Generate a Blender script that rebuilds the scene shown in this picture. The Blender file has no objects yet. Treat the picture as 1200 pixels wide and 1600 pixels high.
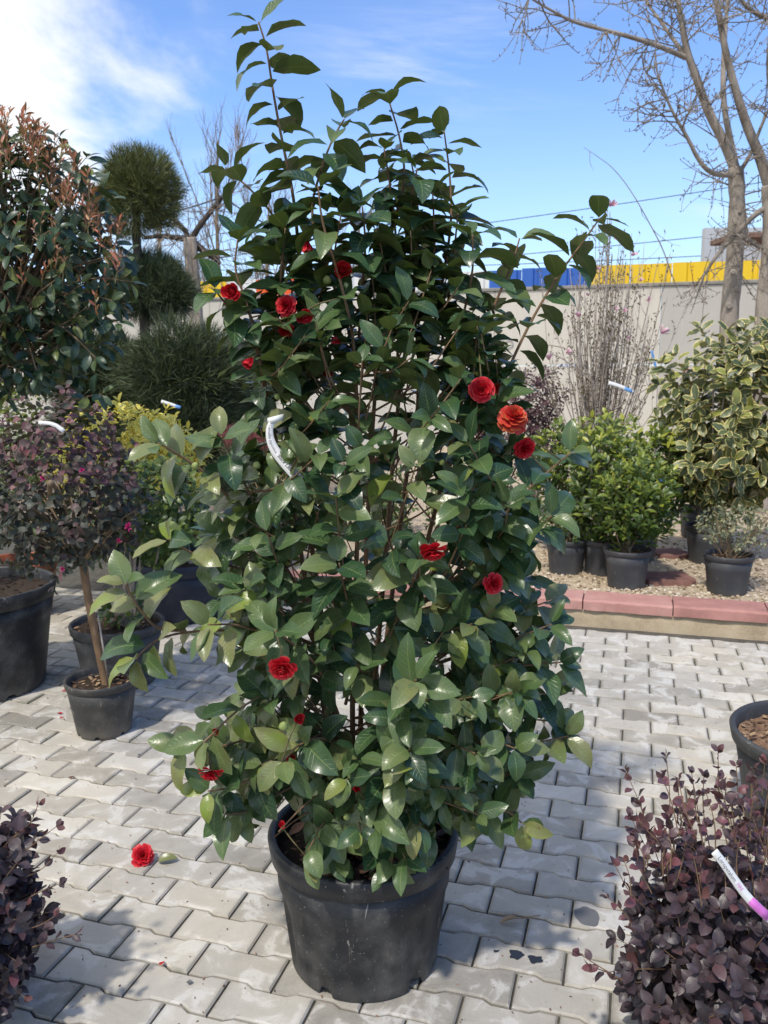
import bpy, math, random
import numpy as np
from mathutils import Vector, Matrix, noise
from mathutils.bvhtree import BVHTree

# ------------------------------------------------------------------ camera, sky, sun, exposure
SC = bpy.context.scene
COL = SC.collection
R = random.Random(7)
F_PX, PITCH, ROLL, EYE = 1313.84, 0.1671, -0.0053, 1.4765      # focal length in pixels of the 1200x1600 photograph

cam_data = bpy.data.cameras.new('camera')
cam = bpy.data.objects.new('camera', cam_data)
COL.objects.link(cam)
cam_data.sensor_fit = 'VERTICAL'
cam_data.sensor_height = 36.0
cam_data.lens = F_PX / 1600.0 * 36.0
cam_data.clip_start = 0.05
cam_data.clip_end = 2000.0
cam.matrix_world = Matrix.Translation((0, 0, EYE)) @ Matrix.Rotation(math.pi / 2 - PITCH, 4, 'X') @ Matrix.Rotation(ROLL, 4, 'Z')
cam_data.dof.use_dof = True
cam_data.dof.focus_distance = 1.95
cam_data.dof.aperture_fstop = 8.5
SC.camera = cam

SUN_EL = math.radians(57)
SUN_AZ = math.atan2(-0.47, -0.88)          # direction towards the sun in the ground plane, measured from +Y to +X
to_sun = Vector((math.sin(SUN_AZ) * math.cos(SUN_EL), math.cos(SUN_AZ) * math.cos(SUN_EL), math.sin(SUN_EL)))
sun_data = bpy.data.lights.new('sun', 'SUN')
sun_data.energy = 2.0
sun_data.angle = math.radians(2.5)
sun_data.color = (1.0, 0.94, 0.85)
sun = bpy.data.objects.new('sun', sun_data)
COL.objects.link(sun)
sun.rotation_euler = to_sun.to_track_quat('Z', 'Y').to_euler()

world = bpy.data.worlds.new('World')
SC.world = world
world.use_nodes = True
SC.view_settings.view_transform = 'Standard'
SC.view_settings.look = 'None'
SC.view_settings.gamma = 1.0
SC.view_settings.exposure = 0.70
SC.view_settings.use_curve_mapping = False
SC.render.engine = 'CYCLES'
SC.cycles.max_bounces = 8
SC.cycles.diffuse_bounces = 4
SC.cycles.transparent_max_bounces = 8
SC.cycles.use_denoising = True


class NT:
    """A short way to write node trees."""

    def __init__(self, tree):
        self.t = tree
        tree.nodes.clear()

    def n(self, kind, **kw):
        nd = self.t.nodes.new(kind)
        ins = kw.pop('ins', {})
        for k, v in kw.items():
            setattr(nd, k, v)
        for k, v in ins.items():
            self.set(nd.inputs[k], v)
        return nd

    def set(self, sock, v):
        if isinstance(v, bpy.types.NodeSocket):
            self.t.links.new(v, sock)
        else:
            if isinstance(v, (tuple, list)) and len(v) == 3 and sock.type == 'RGBA':
                v = (*v, 1.0)
            sock.default_value = v

    def m(self, op, a, b=0.0, c=0.0, clamp=False):
        nd = self.n('ShaderNodeMath', operation=op, use_clamp=clamp)
        for i, v in enumerate((a, b, c)):
            self.set(nd.inputs[i], v)
        return nd.outputs[0]

    def step(self, x, lo, hi, a=0.0, b=1.0):
        nd = self.n('ShaderNodeMapRange', interpolation_type='SMOOTHSTEP')
        for i, v in enumerate((x, lo, hi, a, b)):
            self.set(nd.inputs[i], v)
        return nd.outputs[0]

    def mix(self, f, a, b, mode='MIX'):
        nd = self.n('ShaderNodeMix', data_type='RGBA', blend_type=mode)
        self.set(nd.inputs[0], f)
        self.set(nd.inputs[6], a)
        self.set(nd.inputs[7], b)
        return nd.outputs[2]

    def ramp(self, f, stops):
        nd = self.n('ShaderNodeValToRGB')
        el = nd.color_ramp.elements
        while len(el) < len(stops):
            el.new(0.5)
        for e, (p, c) in zip(el, stops):
            e.position = p
            e.color = (*c, 1.0)
        self.set(nd.inputs[0], f)
        return nd.outputs[0]

    def noise(self, vec, scale, detail=4.0, rough=0.55, dist=0.0):
        nd = self.n('ShaderNodeTexNoise')
        if vec is not None:
            self.set(nd.inputs['Vector'], vec)
        nd.inputs['Scale'].default_value = scale
        nd.inputs['Detail'].default_value = detail
        nd.inputs['Roughness'].default_value = rough
        nd.inputs['Distortion'].default_value = dist
        return nd.outputs['Fac']


def build_sky():
    w = NT(world.node_tree)
    sky = w.n('ShaderNodeTexSky', sky_type='NISHITA', sun_disc=False)
    sky.sun_elevation = SUN_EL
    sky.sun_rotation = SUN_AZ
    sky.altitude = 300
    sky.air_density = 1.0
    sky.dust_density = 0.6
    sky.ozone_density = 1.6
    tc = w.n('ShaderNodeTexCoord').outputs['Generated']
    sep = w.n('ShaderNodeSeparateXYZ', ins={0: tc})
    x, y, z = sep.outputs
    # clouds live on a plane overhead: direction / height
    zz = w.m('ADD', w.m('MAXIMUM', z, 0.0), 0.22)
    cx, cy = w.m('DIVIDE', x, zz), w.m('DIVIDE', y, zz)
    cv = w.n('ShaderNodeCombineXYZ', ins={0: cx, 1: cy}).outputs[0]
    big = w.noise(cv, 1.1, 8, 0.58, 0.35)
    az = w.m('ARCTAN2', x, y)
    bank = w.step(w.m('ADD', w.m('MULTIPLY', az, -1.0), w.m('MULTIPLY', w.m('SUBTRACT', big, 0.5), 0.70)), 0.215, 0.37)
    bank = w.m('MULTIPLY', bank, w.step(z, 0.08, 0.22))
    st = w.n('ShaderNodeMapping', ins={0: cv})
    st.inputs['Rotation'].default_value = (0, 0, math.radians(-28))
    st.inputs['Scale'].default_value = (0.9, 3.2, 1.0)
    wisp = w.noise(st.outputs[0], 1.5, 9, 0.62, 0.6)
    wispm = w.step(w.noise(cv, 0.9, 2, 0.5), 0.42, 0.68)
    wisp = w.m('MULTIPLY', w.m('MULTIPLY', w.step(wisp, 0.45, 0.80), wispm), 0.70)
    cloud = w.m('MAXIMUM', bank, wisp)
    shade = w.ramp(w.noise(cv, 2.2, 6, 0.6), [(0.25, (3.9, 4.2, 4.6)), (0.7, (4.9, 4.9, 4.9))])
    hz = w.step(z, 0.0, 0.32, 1.0, 0.0)
    base = w.mix(1.0, sky.outputs[0], (0.68, 0.80, 1.01), 'MULTIPLY')
    base = w.mix(w.m('MULTIPLY', hz, 0.5), base, (3.1, 4.0, 4.6))
    col = w.mix(cloud, base, shade)
    bg = w.n('ShaderNodeBackground', ins={0: col, 1: 0.15})
    out = w.n('ShaderNodeOutputWorld')
    w.t.links.new(bg.outputs[0], out.inputs[0])


build_sky()


# ------------------------------------------------------------------ from photograph pixels to metres
def ray(px, py):
    a, b = (px - 600) / F_PX, (py - 800) / F_PX
    cr, sr = math.cos(ROLL), math.sin(ROLL)
    x, yc = cr * a + sr * b, -sr * a + cr * b
    cp, sp = math.cos(PITCH), math.sin(PITCH)
    return Vector((x, cp - yc * sp, -sp - yc * cp))


def at(px, py, Y):
    d = ray(px, py)
    return d * (Y / d.y) + Vector((0, 0, EYE))


def ground(px, py, z=0.0):
    d = ray(px, py)
    return d * ((z - EYE) / d.z) + Vector((0, 0, EYE))


CAM_P = Vector((0, 0, EYE))


def project(p):
    d = p - CAM_P
    cp, sp = math.cos(PITCH), math.sin(PITCH)
    zc = d.y * cp - d.z * sp
    yc = -(d.y * sp + d.z * cp)
    if zc < 0.05:
        return None
    cr, sr = math.cos(ROLL), math.sin(ROLL)
    return 600 + F_PX * (cr * d.x - sr * yc) / zc, 800 + F_PX * (sr * d.x + cr * yc) / zc, zc


# ------------------------------------------------------------------ objects and meshes
def tag(o, label=None, cat=None, group=None, kind=None):
    if label:
        o['label'] = label
    if cat:
        o['category'] = cat
    if group:
        o['group'] = group
    if kind:
        o['kind'] = kind
    return o


def empty(name, loc, label=None, cat=None, group=None, kind=None):
    o = bpy.data.objects.new(name, None)
    o.location = loc
    o.empty_display_size = 0.05
    COL.objects.link(o)
    return tag(o, label, cat, group, kind)


def link(name, me, parent=None, loc=None):
    o = bpy.data.objects.new(name, me)
    if parent is not None:
        o.parent = parent
    if loc is not None:
        o.location = loc
    COL.objects.link(o)
    return o


class MB:
    """Collects polygons, with a three-number vertex attribute 'luv' (across, along, tone)."""

    def __init__(self):
        self.v, self.f, self.a, self.mi = [], [], [], []

    def add(self, verts, faces, luv=None, mi=0):
        o = len(self.v)
        self.v.extend([tuple(p) for p in verts])
        self.a.extend(luv if luv is not None else [(0.0, 0.0, 0.5)] * len(verts))
        self.f.extend([tuple(i + o for i in f) for f in faces])
        self.mi.extend([mi] * len(faces))

    def tube(self, pts, rad, sides=6, tone=0.5, cap=True, mi=0):
        pts = [Vector(p) for p in pts]
        n = len(pts)
        if not isinstance(rad, (list, tuple)):
            rad = [rad] * n
        ref = None
        vs, uv, fs = [], [], []
        dist = 0.0
        for i, p in enumerate(pts):
            t = (pts[min(i + 1, n - 1)] - pts[max(i - 1, 0)])
            t = t.normalized() if t.length > 1e-9 else Vector((0, 0, 1))
            if ref is None:
                ref = t.orthogonal().normalized()
            ref = ref - t * ref.dot(t)
            ref = ref.normalized() if ref.length > 1e-6 else t.orthogonal().normalized()
            b = t.cross(ref)
            if i:
                dist += (p - pts[i - 1]).length
            for k in range(sides):
                a = 2 * math.pi * k / sides
                vs.append(p + (ref * math.cos(a) + b * math.sin(a)) * rad[i])
                uv.append((k / sides, dist, tone))
        for i in range(n - 1):
            for k in range(sides):
                k2 = (k + 1) % sides
                fs.append((i * sides + k, i * sides + k2, (i + 1) * sides + k2, (i + 1) * sides + k))
        if cap:
            fs.append(tuple(range(sides))[::-1])
            fs.append(tuple((n - 1) * sides + k for k in range(sides)))
        self.add(vs, fs, uv, mi)

    def lathe(self, prof, seg=48, fn=None, close=False, tone=0.5, mi=0):
        vs, fs, uv = [], [], []
        for j, (r, z) in enumerate(prof):
            for k in range(seg):
                a = 2 * math.pi * k / seg
                rr, zz = (r, z) if fn is None else fn(j, a, r, z)
                vs.append((rr * math.cos(a), rr * math.sin(a), zz))
                uv.append((k / seg, z, tone))
        for j in range(len(prof) - 1):
            for k in range(seg):
                k2 = (k + 1) % seg
                fs.append((j * seg + k, j * seg + k2, (j + 1) * seg + k2, (j + 1) * seg + k))
        if close:
            fs.append(tuple((len(prof) - 1) * seg + k for k in range(seg)))
        self.add(vs, fs, uv, mi)

    def box(self, c, s, tone=0.5, rot=0.0, mi=0, bevel=0.0):
        cx, cy, cz = c
        hx, hy, hz = s[0] / 2, s[1] / 2, s[2] / 2
        co, si = math.cos(rot), math.sin(rot)
        b = bevel
        rings = [(hx, hy, -hz)]
        rings += [(hx, hy, hz - b), (hx - b, hy - b, hz)] if b else [(hx, hy, hz)]
        vs = []
        for (x, y, z) in rings:
            for sx, sy in ((-1, -1), (1, -1), (1, 1), (-1, 1)):
                lx, ly = sx * x, sy * y
                vs.append((cx + co * lx - si * ly, cy + si * lx + co * ly, cz + z))
        fs = [(3, 2, 1, 0)]
        for j in range(len(rings) - 1):
            for k in range(4):
                k2 = (k + 1) % 4
                fs.append((j * 4 + k, j * 4 + k2, j * 4 + 4 + k2, j * 4 + 4 + k))
        e = (len(rings) - 1) * 4
        fs.append((e, e + 1, e + 2, e + 3))
        self.add(vs, fs, [(0, 0, tone)] * len(vs), mi)

    def mesh(self, name, mats, smooth=True):
        me = bpy.data.meshes.new(name)
        me.from_pydata(self.v, [], self.f)
        for m in (mats if isinstance(mats, (list, tuple)) else [mats]):
            me.materials.append(m)
        if any(self.mi):
            me.polygons.foreach_set('material_index', self.mi)
        if smooth:
            me.polygons.foreach_set('use_smooth', [True] * len(self.f))
        at_ = me.attributes.new('luv', 'FLOAT_VECTOR', 'POINT')
        at_.data.foreach_set('vector', np.array(self.a, dtype=np.float32).ravel())
        me.update()
        return me

    def build(self, name, mats, parent=None, loc=None, smooth=True):
        return link(name, self.mesh(name, mats, smooth), parent, loc)


def mesh_arrays(name, V, T, A, mat, smooth=True):
    me = bpy.data.meshes.new(name)
    me.vertices.add(len(V))
    me.vertices.foreach_set('co', np.ascontiguousarray(V, dtype=np.float32).ravel())
    me.loops.add(len(T) * 3)
    me.loops.foreach_set('vertex_index', np.ascontiguousarray(T, dtype=np.int32).ravel())
    me.polygons.add(len(T))
    me.polygons.foreach_set('loop_start', np.arange(len(T), dtype=np.int32) * 3)
    me.polygons.foreach_set('use_smooth', np.full(len(T), smooth))
    me.materials.append(mat)
    at_ = me.attributes.new('luv', 'FLOAT_VECTOR', 'POINT')
    at_.data.foreach_set('vector', np.ascontiguousarray(A, dtype=np.float32).ravel())
    me.update(calc_edges=True)
    me.validate()
    return me


# ------------------------------------------------------------------ materials
def new_mat(name):
    m = bpy.data.materials.new(name)
    m.use_nodes = True
    return m, NT(m.node_tree)


def finish(t, shader, disp=None):
    out = t.n('ShaderNodeOutputMaterial')
    t.t.links.new(shader, out.inputs[0])


def bump(t, h, strength, dist=0.01):
    return t.n('ShaderNodeBump', ins={'Strength': strength, 'Distance': dist, 'Height': h}).outputs[0]


def leaf_mat(name, ramp, back, rib, rough=0.35, veins=0.0, edge=None, trans=0.15, rib_w=0.05, spec=0.5, ribmix=0.7, dust=0.0, spots=0.0):
    """ramp: colours over the tone; back: underside colour; rib: midrib colour; edge: margin colour of variegated leaves."""
    m, t = new_mat(name)
    a = t.n('ShaderNodeAttribute', attribute_name='luv')
    sx = t.n('ShaderNodeSeparateXYZ', ins={0: a.outputs['Vector']})
    u, v, tone = sx.outputs
    au = t.m('ABSOLUTE', u)
    geo = t.n('ShaderNodeNewGeometry')
    pos = geo.outputs['Position']
    nz = t.noise(pos, 9.0, 3)
    nf = t.noise(pos, 70.0, 4)
    tn = t.m('ADD', tone, t.m('MULTIPLY', t.m('SUBTRACT', nz, 0.5), 0.5), clamp=True)
    col = t.ramp(tn, ramp)
    col = t.mix(t.m('MULTIPLY', nf, 0.55), col, t.mix(1.0, col, (0.55, 0.55, 0.5), 'MULTIPLY'))
    h = t.m('MULTIPLY', nf, 0.2)
    if edge is not None:
        wob = t.m('ADD', au, t.m('MULTIPLY', t.m('SUBTRACT', t.noise(pos, 55.0, 2), 0.5), 0.75))
        col = t.mix(t.step(wob, edge[1], edge[1] + 0.14), col, edge[0])
    if veins:
        w = t.m('SINE', t.m('MULTIPLY', t.m('SUBTRACT', v, t.m('MULTIPLY', au, 0.22)), 58.0))
        ve = t.m('MULTIPLY', t.step(w, 0.80, 1.0), t.step(au, 0.95, 0.25))
        col = t.mix(t.m('MULTIPLY', ve, veins), col, rib)
        h = t.m('SUBTRACT', h, t.m('MULTIPLY', ve, 0.5))
    ribm = t.step(au, rib_w, rib_w * 0.35)
    col = t.mix(t.m('MULTIPLY', ribm, ribmix), col, rib)
    if dust:
        col = t.mix(t.m('MULTIPLY', t.step(t.noise(pos, 28.0, 5, 0.7), 0.45, 0.72), dust), col, (0.30, 0.29, 0.25))
    if spots:
        sp = t.step(t.noise(pos, 85.0, 3, 0.6, 0.5), 0.64, 0.70)
        sp = t.m('MULTIPLY', sp, t.step(tn, 0.35, 0.95))
        col = t.mix(t.m('MULTIPLY', sp, spots), col, (0.11, 0.075, 0.030))
        ed = t.m('MULTIPLY', t.step(t.m('MULTIPLY', au, t.noise(pos, 30.0, 3)), 0.52, 0.62), t.step(tn, 0.45, 0.9))
        col = t.mix(t.m('MULTIPLY', ed, spots * 0.8), col, (0.20, 0.13, 0.05))
    bcol = t.mix(t.m('MULTIPLY', ribm, 0.6), t.mix(t.m('MULTIPLY', tone, 0.5), back, t.mix(1.0, back, (1.6, 1.35, 0.8), 'MULTIPLY')), rib)
    col = t.mix(geo.outputs['Backfacing'], col, bcol)
    rg = t.m('ADD', rough, t.m('MULTIPLY', geo.outputs['Backfacing'], 0.25))
    rg = t.m('ADD', rg, t.m('MULTIPLY', t.m('SUBTRACT', nf, 0.5), 0.25))
    p = t.n('ShaderNodeBsdfPrincipled', ins={'Base Color': col, 'Roughness': rg, 'Specular IOR Level': spec,
                                             'Normal': bump(t, h, 0.35, 0.004)})
    tr = t.n('ShaderNodeBsdfTranslucent', ins={'Color': t.mix(1.0, col, (1.25, 1.35, 0.6), 'MULTIPLY')})
    mx = t.n('ShaderNodeMixShader', ins={0: trans})
    t.t.links.new(p.outputs[0], mx.inputs[1])
    t.t.links.new(tr.outputs[0], mx.inputs[2])
    finish(t, mx.outputs[0])
    return m


def rough_mat(name, stops, scale=20.0, rough=0.85, bumps=0.3, fine=120.0, stretch=None, spec=0.3, tone_amt=0.0, dist=0.01):
    """Earth, bark, stone: a noise through a colour ramp, with a bump; 'tone' shifts the ramp."""
    m, t = new_mat(name)
    pos = t.n('ShaderNodeNewGeometry').outputs['Position']
    if stretch:
        mp = t.n('ShaderNodeMapping', ins={0: pos})
        mp.inputs['Scale'].default_value = stretch
        pos = mp.outputs[0]
    n1 = t.noise(pos, scale, 6, 0.6)
    n2 = t.noise(pos, fine, 5, 0.65)
    f = t.m('ADD', t.m('MULTIPLY', n1, 0.65), t.m('MULTIPLY', n2, 0.35))
    if tone_amt:
        a = t.n('ShaderNodeAttribute', attribute_name='luv')
        tone = t.n('ShaderNodeSeparateXYZ', ins={0: a.outputs['Vector']}).outputs[2]
        f = t.m('ADD', f, t.m('MULTIPLY', t.m('SUBTRACT', tone, 0.5), tone_amt), clamp=True)
    col = t.ramp(f, stops)
    p = t.n('ShaderNodeBsdfPrincipled', ins={'Base Color': col, 'Roughness': rough, 'Specular IOR Level': spec,
                                             'Normal': bump(t, f, bumps, dist)})
    finish(t, p.outputs[0])
    return m


def flat_mat(name, col, rough=0.6, spec=0.4):
    m, t = new_mat(name)
    pos = t.n('ShaderNodeNewGeometry').outputs['Position']
    n1 = t.noise(pos, 14.0, 5, 0.6)
    c = t.mix(t.m('MULTIPLY', n1, 0.35), col, tuple(0.72 * x for x in col))
    p = t.n('ShaderNodeBsdfPrincipled', ins={'Base Color': c, 'Roughness': rough, 'Specular IOR Level': spec})
    finish(t, p.outputs[0])
    return m


def pot_mat(name, col, scuff=0.5, scuffcol=(0.22, 0.21, 0.19), rough=0.45):
    """Moulded plastic, dusty, with pale scratches and mud splashes."""
    m, t = new_mat(name)
    oc = t.n('ShaderNodeTexCoord').outputs['Object']
    sz = t.n('ShaderNodeSeparateXYZ', ins={0: oc}).outputs[2]
    dust = t.noise(oc, 7.0, 6, 0.65)
    mp = t.n('ShaderNodeMapping', ins={0: oc})
    mp.inputs['Scale'].default_value = (26.0, 26.0, 7.0)
    scr = t.noise(mp.outputs[0], 1.6, 7, 0.62, 1.2)
    spk = t.noise(oc, 190.0, 2, 0.5)
    c = t.mix(t.m('MULTIPLY', t.step(dust, 0.42, 0.75), 0.42 * scuff + 0.08), col, scuffcol)
    c = t.mix(t.m('MULTIPLY', t.step(scr, 0.635, 0.70), 0.85 * scuff), c, tuple(1.6 * x for x in scuffcol))
    c = t.mix(t.m('MULTIPLY', t.step(spk, 0.69, 0.74), 0.8 * scuff), c, tuple(1.9 * x for x in scuffcol))
    c = t.mix(t.m('MULTIPLY', t.step(sz, 0.07, 0.0), 0.45 * scuff), c, tuple(0.9 * x for x in scuffcol))
    rg = t.m('ADD', rough, t.m('MULTIPLY', dust, 0.3))
    p = t.n('ShaderNodeBsdfPrincipled', ins={'Base Color': c, 'Roughness': rg, 'Specular IOR Level': 0.45,
                                             'Normal': bump(t, t.m('ADD', dust, t.m('MULTIPLY', scr, 0.5)), 0.12, 0.01)})
    finish(t, p.outputs[0])
    return m


def petal_mat(name, inner, outer, tip, edgew=0.86):
    m, t = new_mat(name)
    a = t.n('ShaderNodeAttribute', attribute_name='luv')
    u, v, tone = t.n('ShaderNodeSeparateXYZ', ins={0: a.outputs['Vector']}).outputs
    pos = t.n('ShaderNodeNewGeometry').outputs['Position']
    n1 = t.noise(pos, 160.0, 3)
    c = t.mix(v, inner, outer)
    c = t.mix(t.m('MULTIPLY', t.step(t.m('ADD', v, t.m('MULTIPLY', t.m('SUBTRACT', n1, 0.5), 0.3)), edgew, 1.02), tone), c, tip)
    lines = t.m('SINE', t.m('MULTIPLY', u, 26.0))
    c = t.mix(t.m('MULTIPLY', t.step(lines, 0.3, 1.0), 0.18), c, tuple(0.5 * x for x in inner))
    p = t.n('ShaderNodeBsdfPrincipled', ins={'Base Color': c, 'Roughness': 0.5, 'Specular IOR Level': 0.35})
    tr = t.n('ShaderNodeBsdfTranslucent', ins={'Color': c})
    mx = t.n('ShaderNodeMixShader', ins={0: 0.18})
    t.t.links.new(p.outputs[0], mx.inputs[1])
    t.t.links.new(tr.outputs[0], mx.inputs[2])
    finish(t, mx.outputs[0])
    return m


def paver_mat():
    m, t = new_mat('concrete_paver')
    a = t.n('ShaderNodeAttribute', attribute_name='luv')
    u, v, tone = t.n('ShaderNodeSeparateXYZ', ins={0: a.outputs['Vector']}).outputs
    geo = t.n('ShaderNodeNewGeometry')
    pos = geo.outputs['Position']
    n0 = t.noise(pos, 1.3, 3, 0.5)
    n1 = t.noise(pos, 9.0, 6, 0.62, 0.6)
    n2 = t.noise(pos, 230.0, 4, 0.7)
    n3 = t.noise(pos, 38.0, 5, 0.6)
    oi = t.n('ShaderNodeObjectInfo').outputs['Random']
    f = t.m('ADD', t.m('MULTIPLY', n1, 0.55), t.m('ADD', t.m('MULTIPLY', n2, 0.22), t.m('MULTIPLY', tone, 0.30)))
    f = t.m('ADD', f, t.m('MULTIPLY', t.m('SUBTRACT', oi, 0.5), 0.26))
    c = t.ramp(f, [(0.26, (0.26, 0.242, 0.210)), (0.48, (0.405, 0.378, 0.330)), (0.68, (0.50, 0.470, 0.412)), (0.85, (0.58, 0.55, 0.485))])
    # lime bloom in patches, then broad areas slightly warmer in hue
    lime = t.m('MULTIPLY', t.step(n1, 0.52, 0.60), t.step(n1, 0.70, 0.62))
    c = t.mix(t.m('MULTIPLY', lime, 0.6), c, (0.60, 0.585, 0.55))
    c = t.mix(t.m('MULTIPLY', t.step(n0, 0.45, 0.62), 0.45), c, t.mix(1.0, c, (1.10, 1.03, 0.90), 'MULTIPLY'))
    edge = t.m('MAXIMUM', t.step(t.m('ABSOLUTE', u), 0.86, 1.0), t.step(t.m('ABSOLUTE', v), 0.80, 1.0))
    c = t.mix(t.m('MULTIPLY', t.m('MULTIPLY', edge, n3), 0.62), c, (0.20, 0.180, 0.145))
    moss = t.m('MULTIPLY', t.step(t.noise(pos, 3.5, 5, 0.6), 0.52, 0.66), edge)
    c = t.mix(t.m('MULTIPLY', moss, 0.5), c, (0.11, 0.115, 0.06))
    dirt = t.step(t.noise(pos, 24.0, 7, 0.75, 0.4), 0.60, 0.72)
    c = t.mix(t.m('MULTIPLY', dirt, 0.5), c, (0.13, 0.115, 0.09))
    pit = t.step(t.noise(pos, 420.0, 2), 0.66, 0.74)
    c = t.mix(t.m('MULTIPLY', pit, 0.5), c, (0.16, 0.155, 0.15))
    h = t.m('ADD', t.m('MULTIPLY', n3, 0.5), t.m('SUBTRACT', t.m('MULTIPLY', n2, 0.5), t.m('MULTIPLY', pit, 0.4)))
    p = t.n('ShaderNodeBsdfPrincipled', ins={'Base Color': c, 'Roughness': 0.86, 'Specular IOR Level': 0.3,
                                             'Normal': bump(t, h, 0.35, 0.004)})
    finish(t, p.outputs[0])
    return m


def wall_mat():
    m, t = new_mat('old_render_wall')
    a = t.n('ShaderNodeAttribute', attribute_name='luv')
    tone = t.n('ShaderNodeSeparateXYZ', ins={0: a.outputs['Vector']}).outputs[2]
    pos = t.n('ShaderNodeNewGeometry').outputs['Position']
    mp = t.n('ShaderNodeMapping', ins={0: pos})
    mp.inputs['Scale'].default_value = (1.6, 1.6, 0.35)
    n1 = t.noise(pos, 0.9, 7, 0.62, 0.5)
    n2 = t.noise(mp.outputs[0], 2.4, 6, 0.65)
    n3 = t.noise(pos, 18.0, 5, 0.6)
    f = t.m('ADD', t.m('MULTIPLY', n1, 0.5), t.m('ADD', t.m('MULTIPLY', n2, 0.38), t.m('MULTIPLY', n3, 0.15)))
    c = t.ramp(f, [(0.3, (0.40, 0.37, 0.315)), (0.5, (0.58, 0.54, 0.465)), (0.75, (0.66, 0.62, 0.54))])
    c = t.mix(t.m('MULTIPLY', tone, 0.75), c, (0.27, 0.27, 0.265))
    p = t.n('ShaderNodeBsdfPrincipled', ins={'Base Color': c, 'Roughness': 0.9, 'Specular IOR Level': 0.2, 'Normal': bump(t, f, 0.3, 0.03)})
    finish(t, p.outputs[0])
    return m


M = {}
M['camellia_leaf'] = leaf_mat('camellia_leaf', [(0.0, (0.018, 0.050, 0.024)), (0.30, (0.036, 0.086, 0.034)), (0.52, (0.078, 0.138, 0.046)),
                                                (0.72, (0.135, 0.190, 0.068)), (0.92, (0.225, 0.230, 0.090)), (1.0, (0.22, 0.29, 0.045))],
                              (0.085, 0.125, 0.042), (0.20, 0.27, 0.085), rough=0.30, veins=0.26, trans=0.13, rib_w=0.055, spec=0.5, ribmix=0.6, dust=0.07, spots=0.8)
M['twig'] = rough_mat('camellia_bark', [(0.3, (0.11, 0.065, 0.036)), (0.55, (0.24, 0.150, 0.085)), (0.8, (0.36, 0.25, 0.16))], 25, 0.8, 0.4, 160, (1, 1, 0.25))
M['green_twig'] = rough_mat('green_bark', [(0.3, (0.07, 0.065, 0.025)), (0.7, (0.19, 0.15, 0.07))], 30, 0.7, 0.2)
M['grey_bark'] = rough_mat('grey_bark', [(0.28, (0.135, 0.112, 0.090)), (0.5, (0.32, 0.275, 0.23)), (0.75, (0.47, 0.41, 0.35))], 9, 0.9, 0.5, 70, (1, 1, 0.55), tone_amt=0.5, dist=0.02)
M['pale_twig'] = rough_mat('pale_twig', [(0.3, (0.24, 0.195, 0.165)), (0.7, (0.47, 0.40, 0.35))], 12, 0.9, 0.2, tone_amt=0.4)
M['pine_bark'] = rough_mat('pine_bark', [(0.3, (0.03, 0.024, 0.02)), (0.7, (0.11, 0.085, 0.065))], 18, 0.95, 0.6)
M['tan_twig'] = rough_mat('tan_twig', [(0.3, (0.15, 0.105, 0.065)), (0.7, (0.33, 0.24, 0.15))], 30, 0.85, 0.2)
M['red_petal'] = petal_mat('red_petal', (0.34, 0.004, 0.012), (0.72, 0.016, 0.034), (0.80, 0.13, 0.12))
M['spent_petal'] = petal_mat('spent_petal', (0.48, 0.012, 0.022), (0.66, 0.035, 0.030), (0.52, 0.17, 0.05), 0.55)
M['pink_petal'] = petal_mat('pink_petal', (0.52, 0.14, 0.26), (0.80, 0.58, 0.62), (0.88, 0.80, 0.79))
M['magenta_petal'] = petal_mat('magenta_petal', (0.40, 0.01, 0.12), (0.55, 0.02, 0.18), (0.6, 0.08, 0.2))
M['bud'] = rough_mat('camellia_bud', [(0.3, (0.16, 0.22, 0.055)), (0.7, (0.36, 0.40, 0.14))], 90, 0.5, 0.1)
M['black_pot'] = pot_mat('black_plastic', (0.014, 0.015, 0.018), 0.65, rough=0.36)
M['dusty_pot'] = pot_mat('dusty_black_plastic', (0.035, 0.034, 0.033), 1.0, (0.20, 0.175, 0.14))
M['grey_pot'] = pot_mat('grey_plastic', (0.038, 0.039, 0.042), 0.5)
M['slate_pot'] = pot_mat('slate_plastic', (0.040, 0.042, 0.048), 0.28)
M['blue_pot'] = pot_mat('blue_black_plastic', (0.012, 0.018, 0.036), 0.18)
M['terracotta'] = pot_mat('terracotta_plastic', (0.30, 0.085, 0.040), 0.35, (0.36, 0.2, 0.13))
M['soil'] = rough_mat('potting_soil', [(0.3, (0.018, 0.012, 0.009)), (0.55, (0.055, 0.036, 0.024)), (0.8, (0.14, 0.095, 0.062))], 60, 0.95, 0.9, 240)
M['mulch'] = rough_mat('bark_mulch', [(0.25, (0.07, 0.04, 0.024)), (0.5, (0.22, 0.13, 0.075)), (0.8, (0.42, 0.29, 0.17))], 30, 0.9, 0.7, 200, tone_amt=0.9)
M['litter'] = rough_mat('dry_leaf_litter', [(0.25, (0.06, 0.032, 0.024)), (0.5, (0.17, 0.09, 0.065)), (0.8, (0.30, 0.17, 0.11))], 30, 0.7, 0.3, 200, tone_amt=0.8)
M['paver'] = paver_mat()
M['joint'] = rough_mat('joint_sand', [(0.3, (0.045, 0.042, 0.036)), (0.7, (0.15, 0.138, 0.115))], 30, 0.95, 0.5, 300)
M['earth'] = rough_mat('bare_earth', [(0.3, (0.11, 0.085, 0.06)), (0.7, (0.27, 0.22, 0.165))], 3, 0.95, 0.4, 40)
M['gravel'] = rough_mat('gravel_stone', [(0.15, (0.20, 0.145, 0.09)), (0.5, (0.44, 0.35, 0.245)), (0.85, (0.66, 0.58, 0.46))], 25, 0.8, 0.2, 120, tone_amt=1.1)
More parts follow.
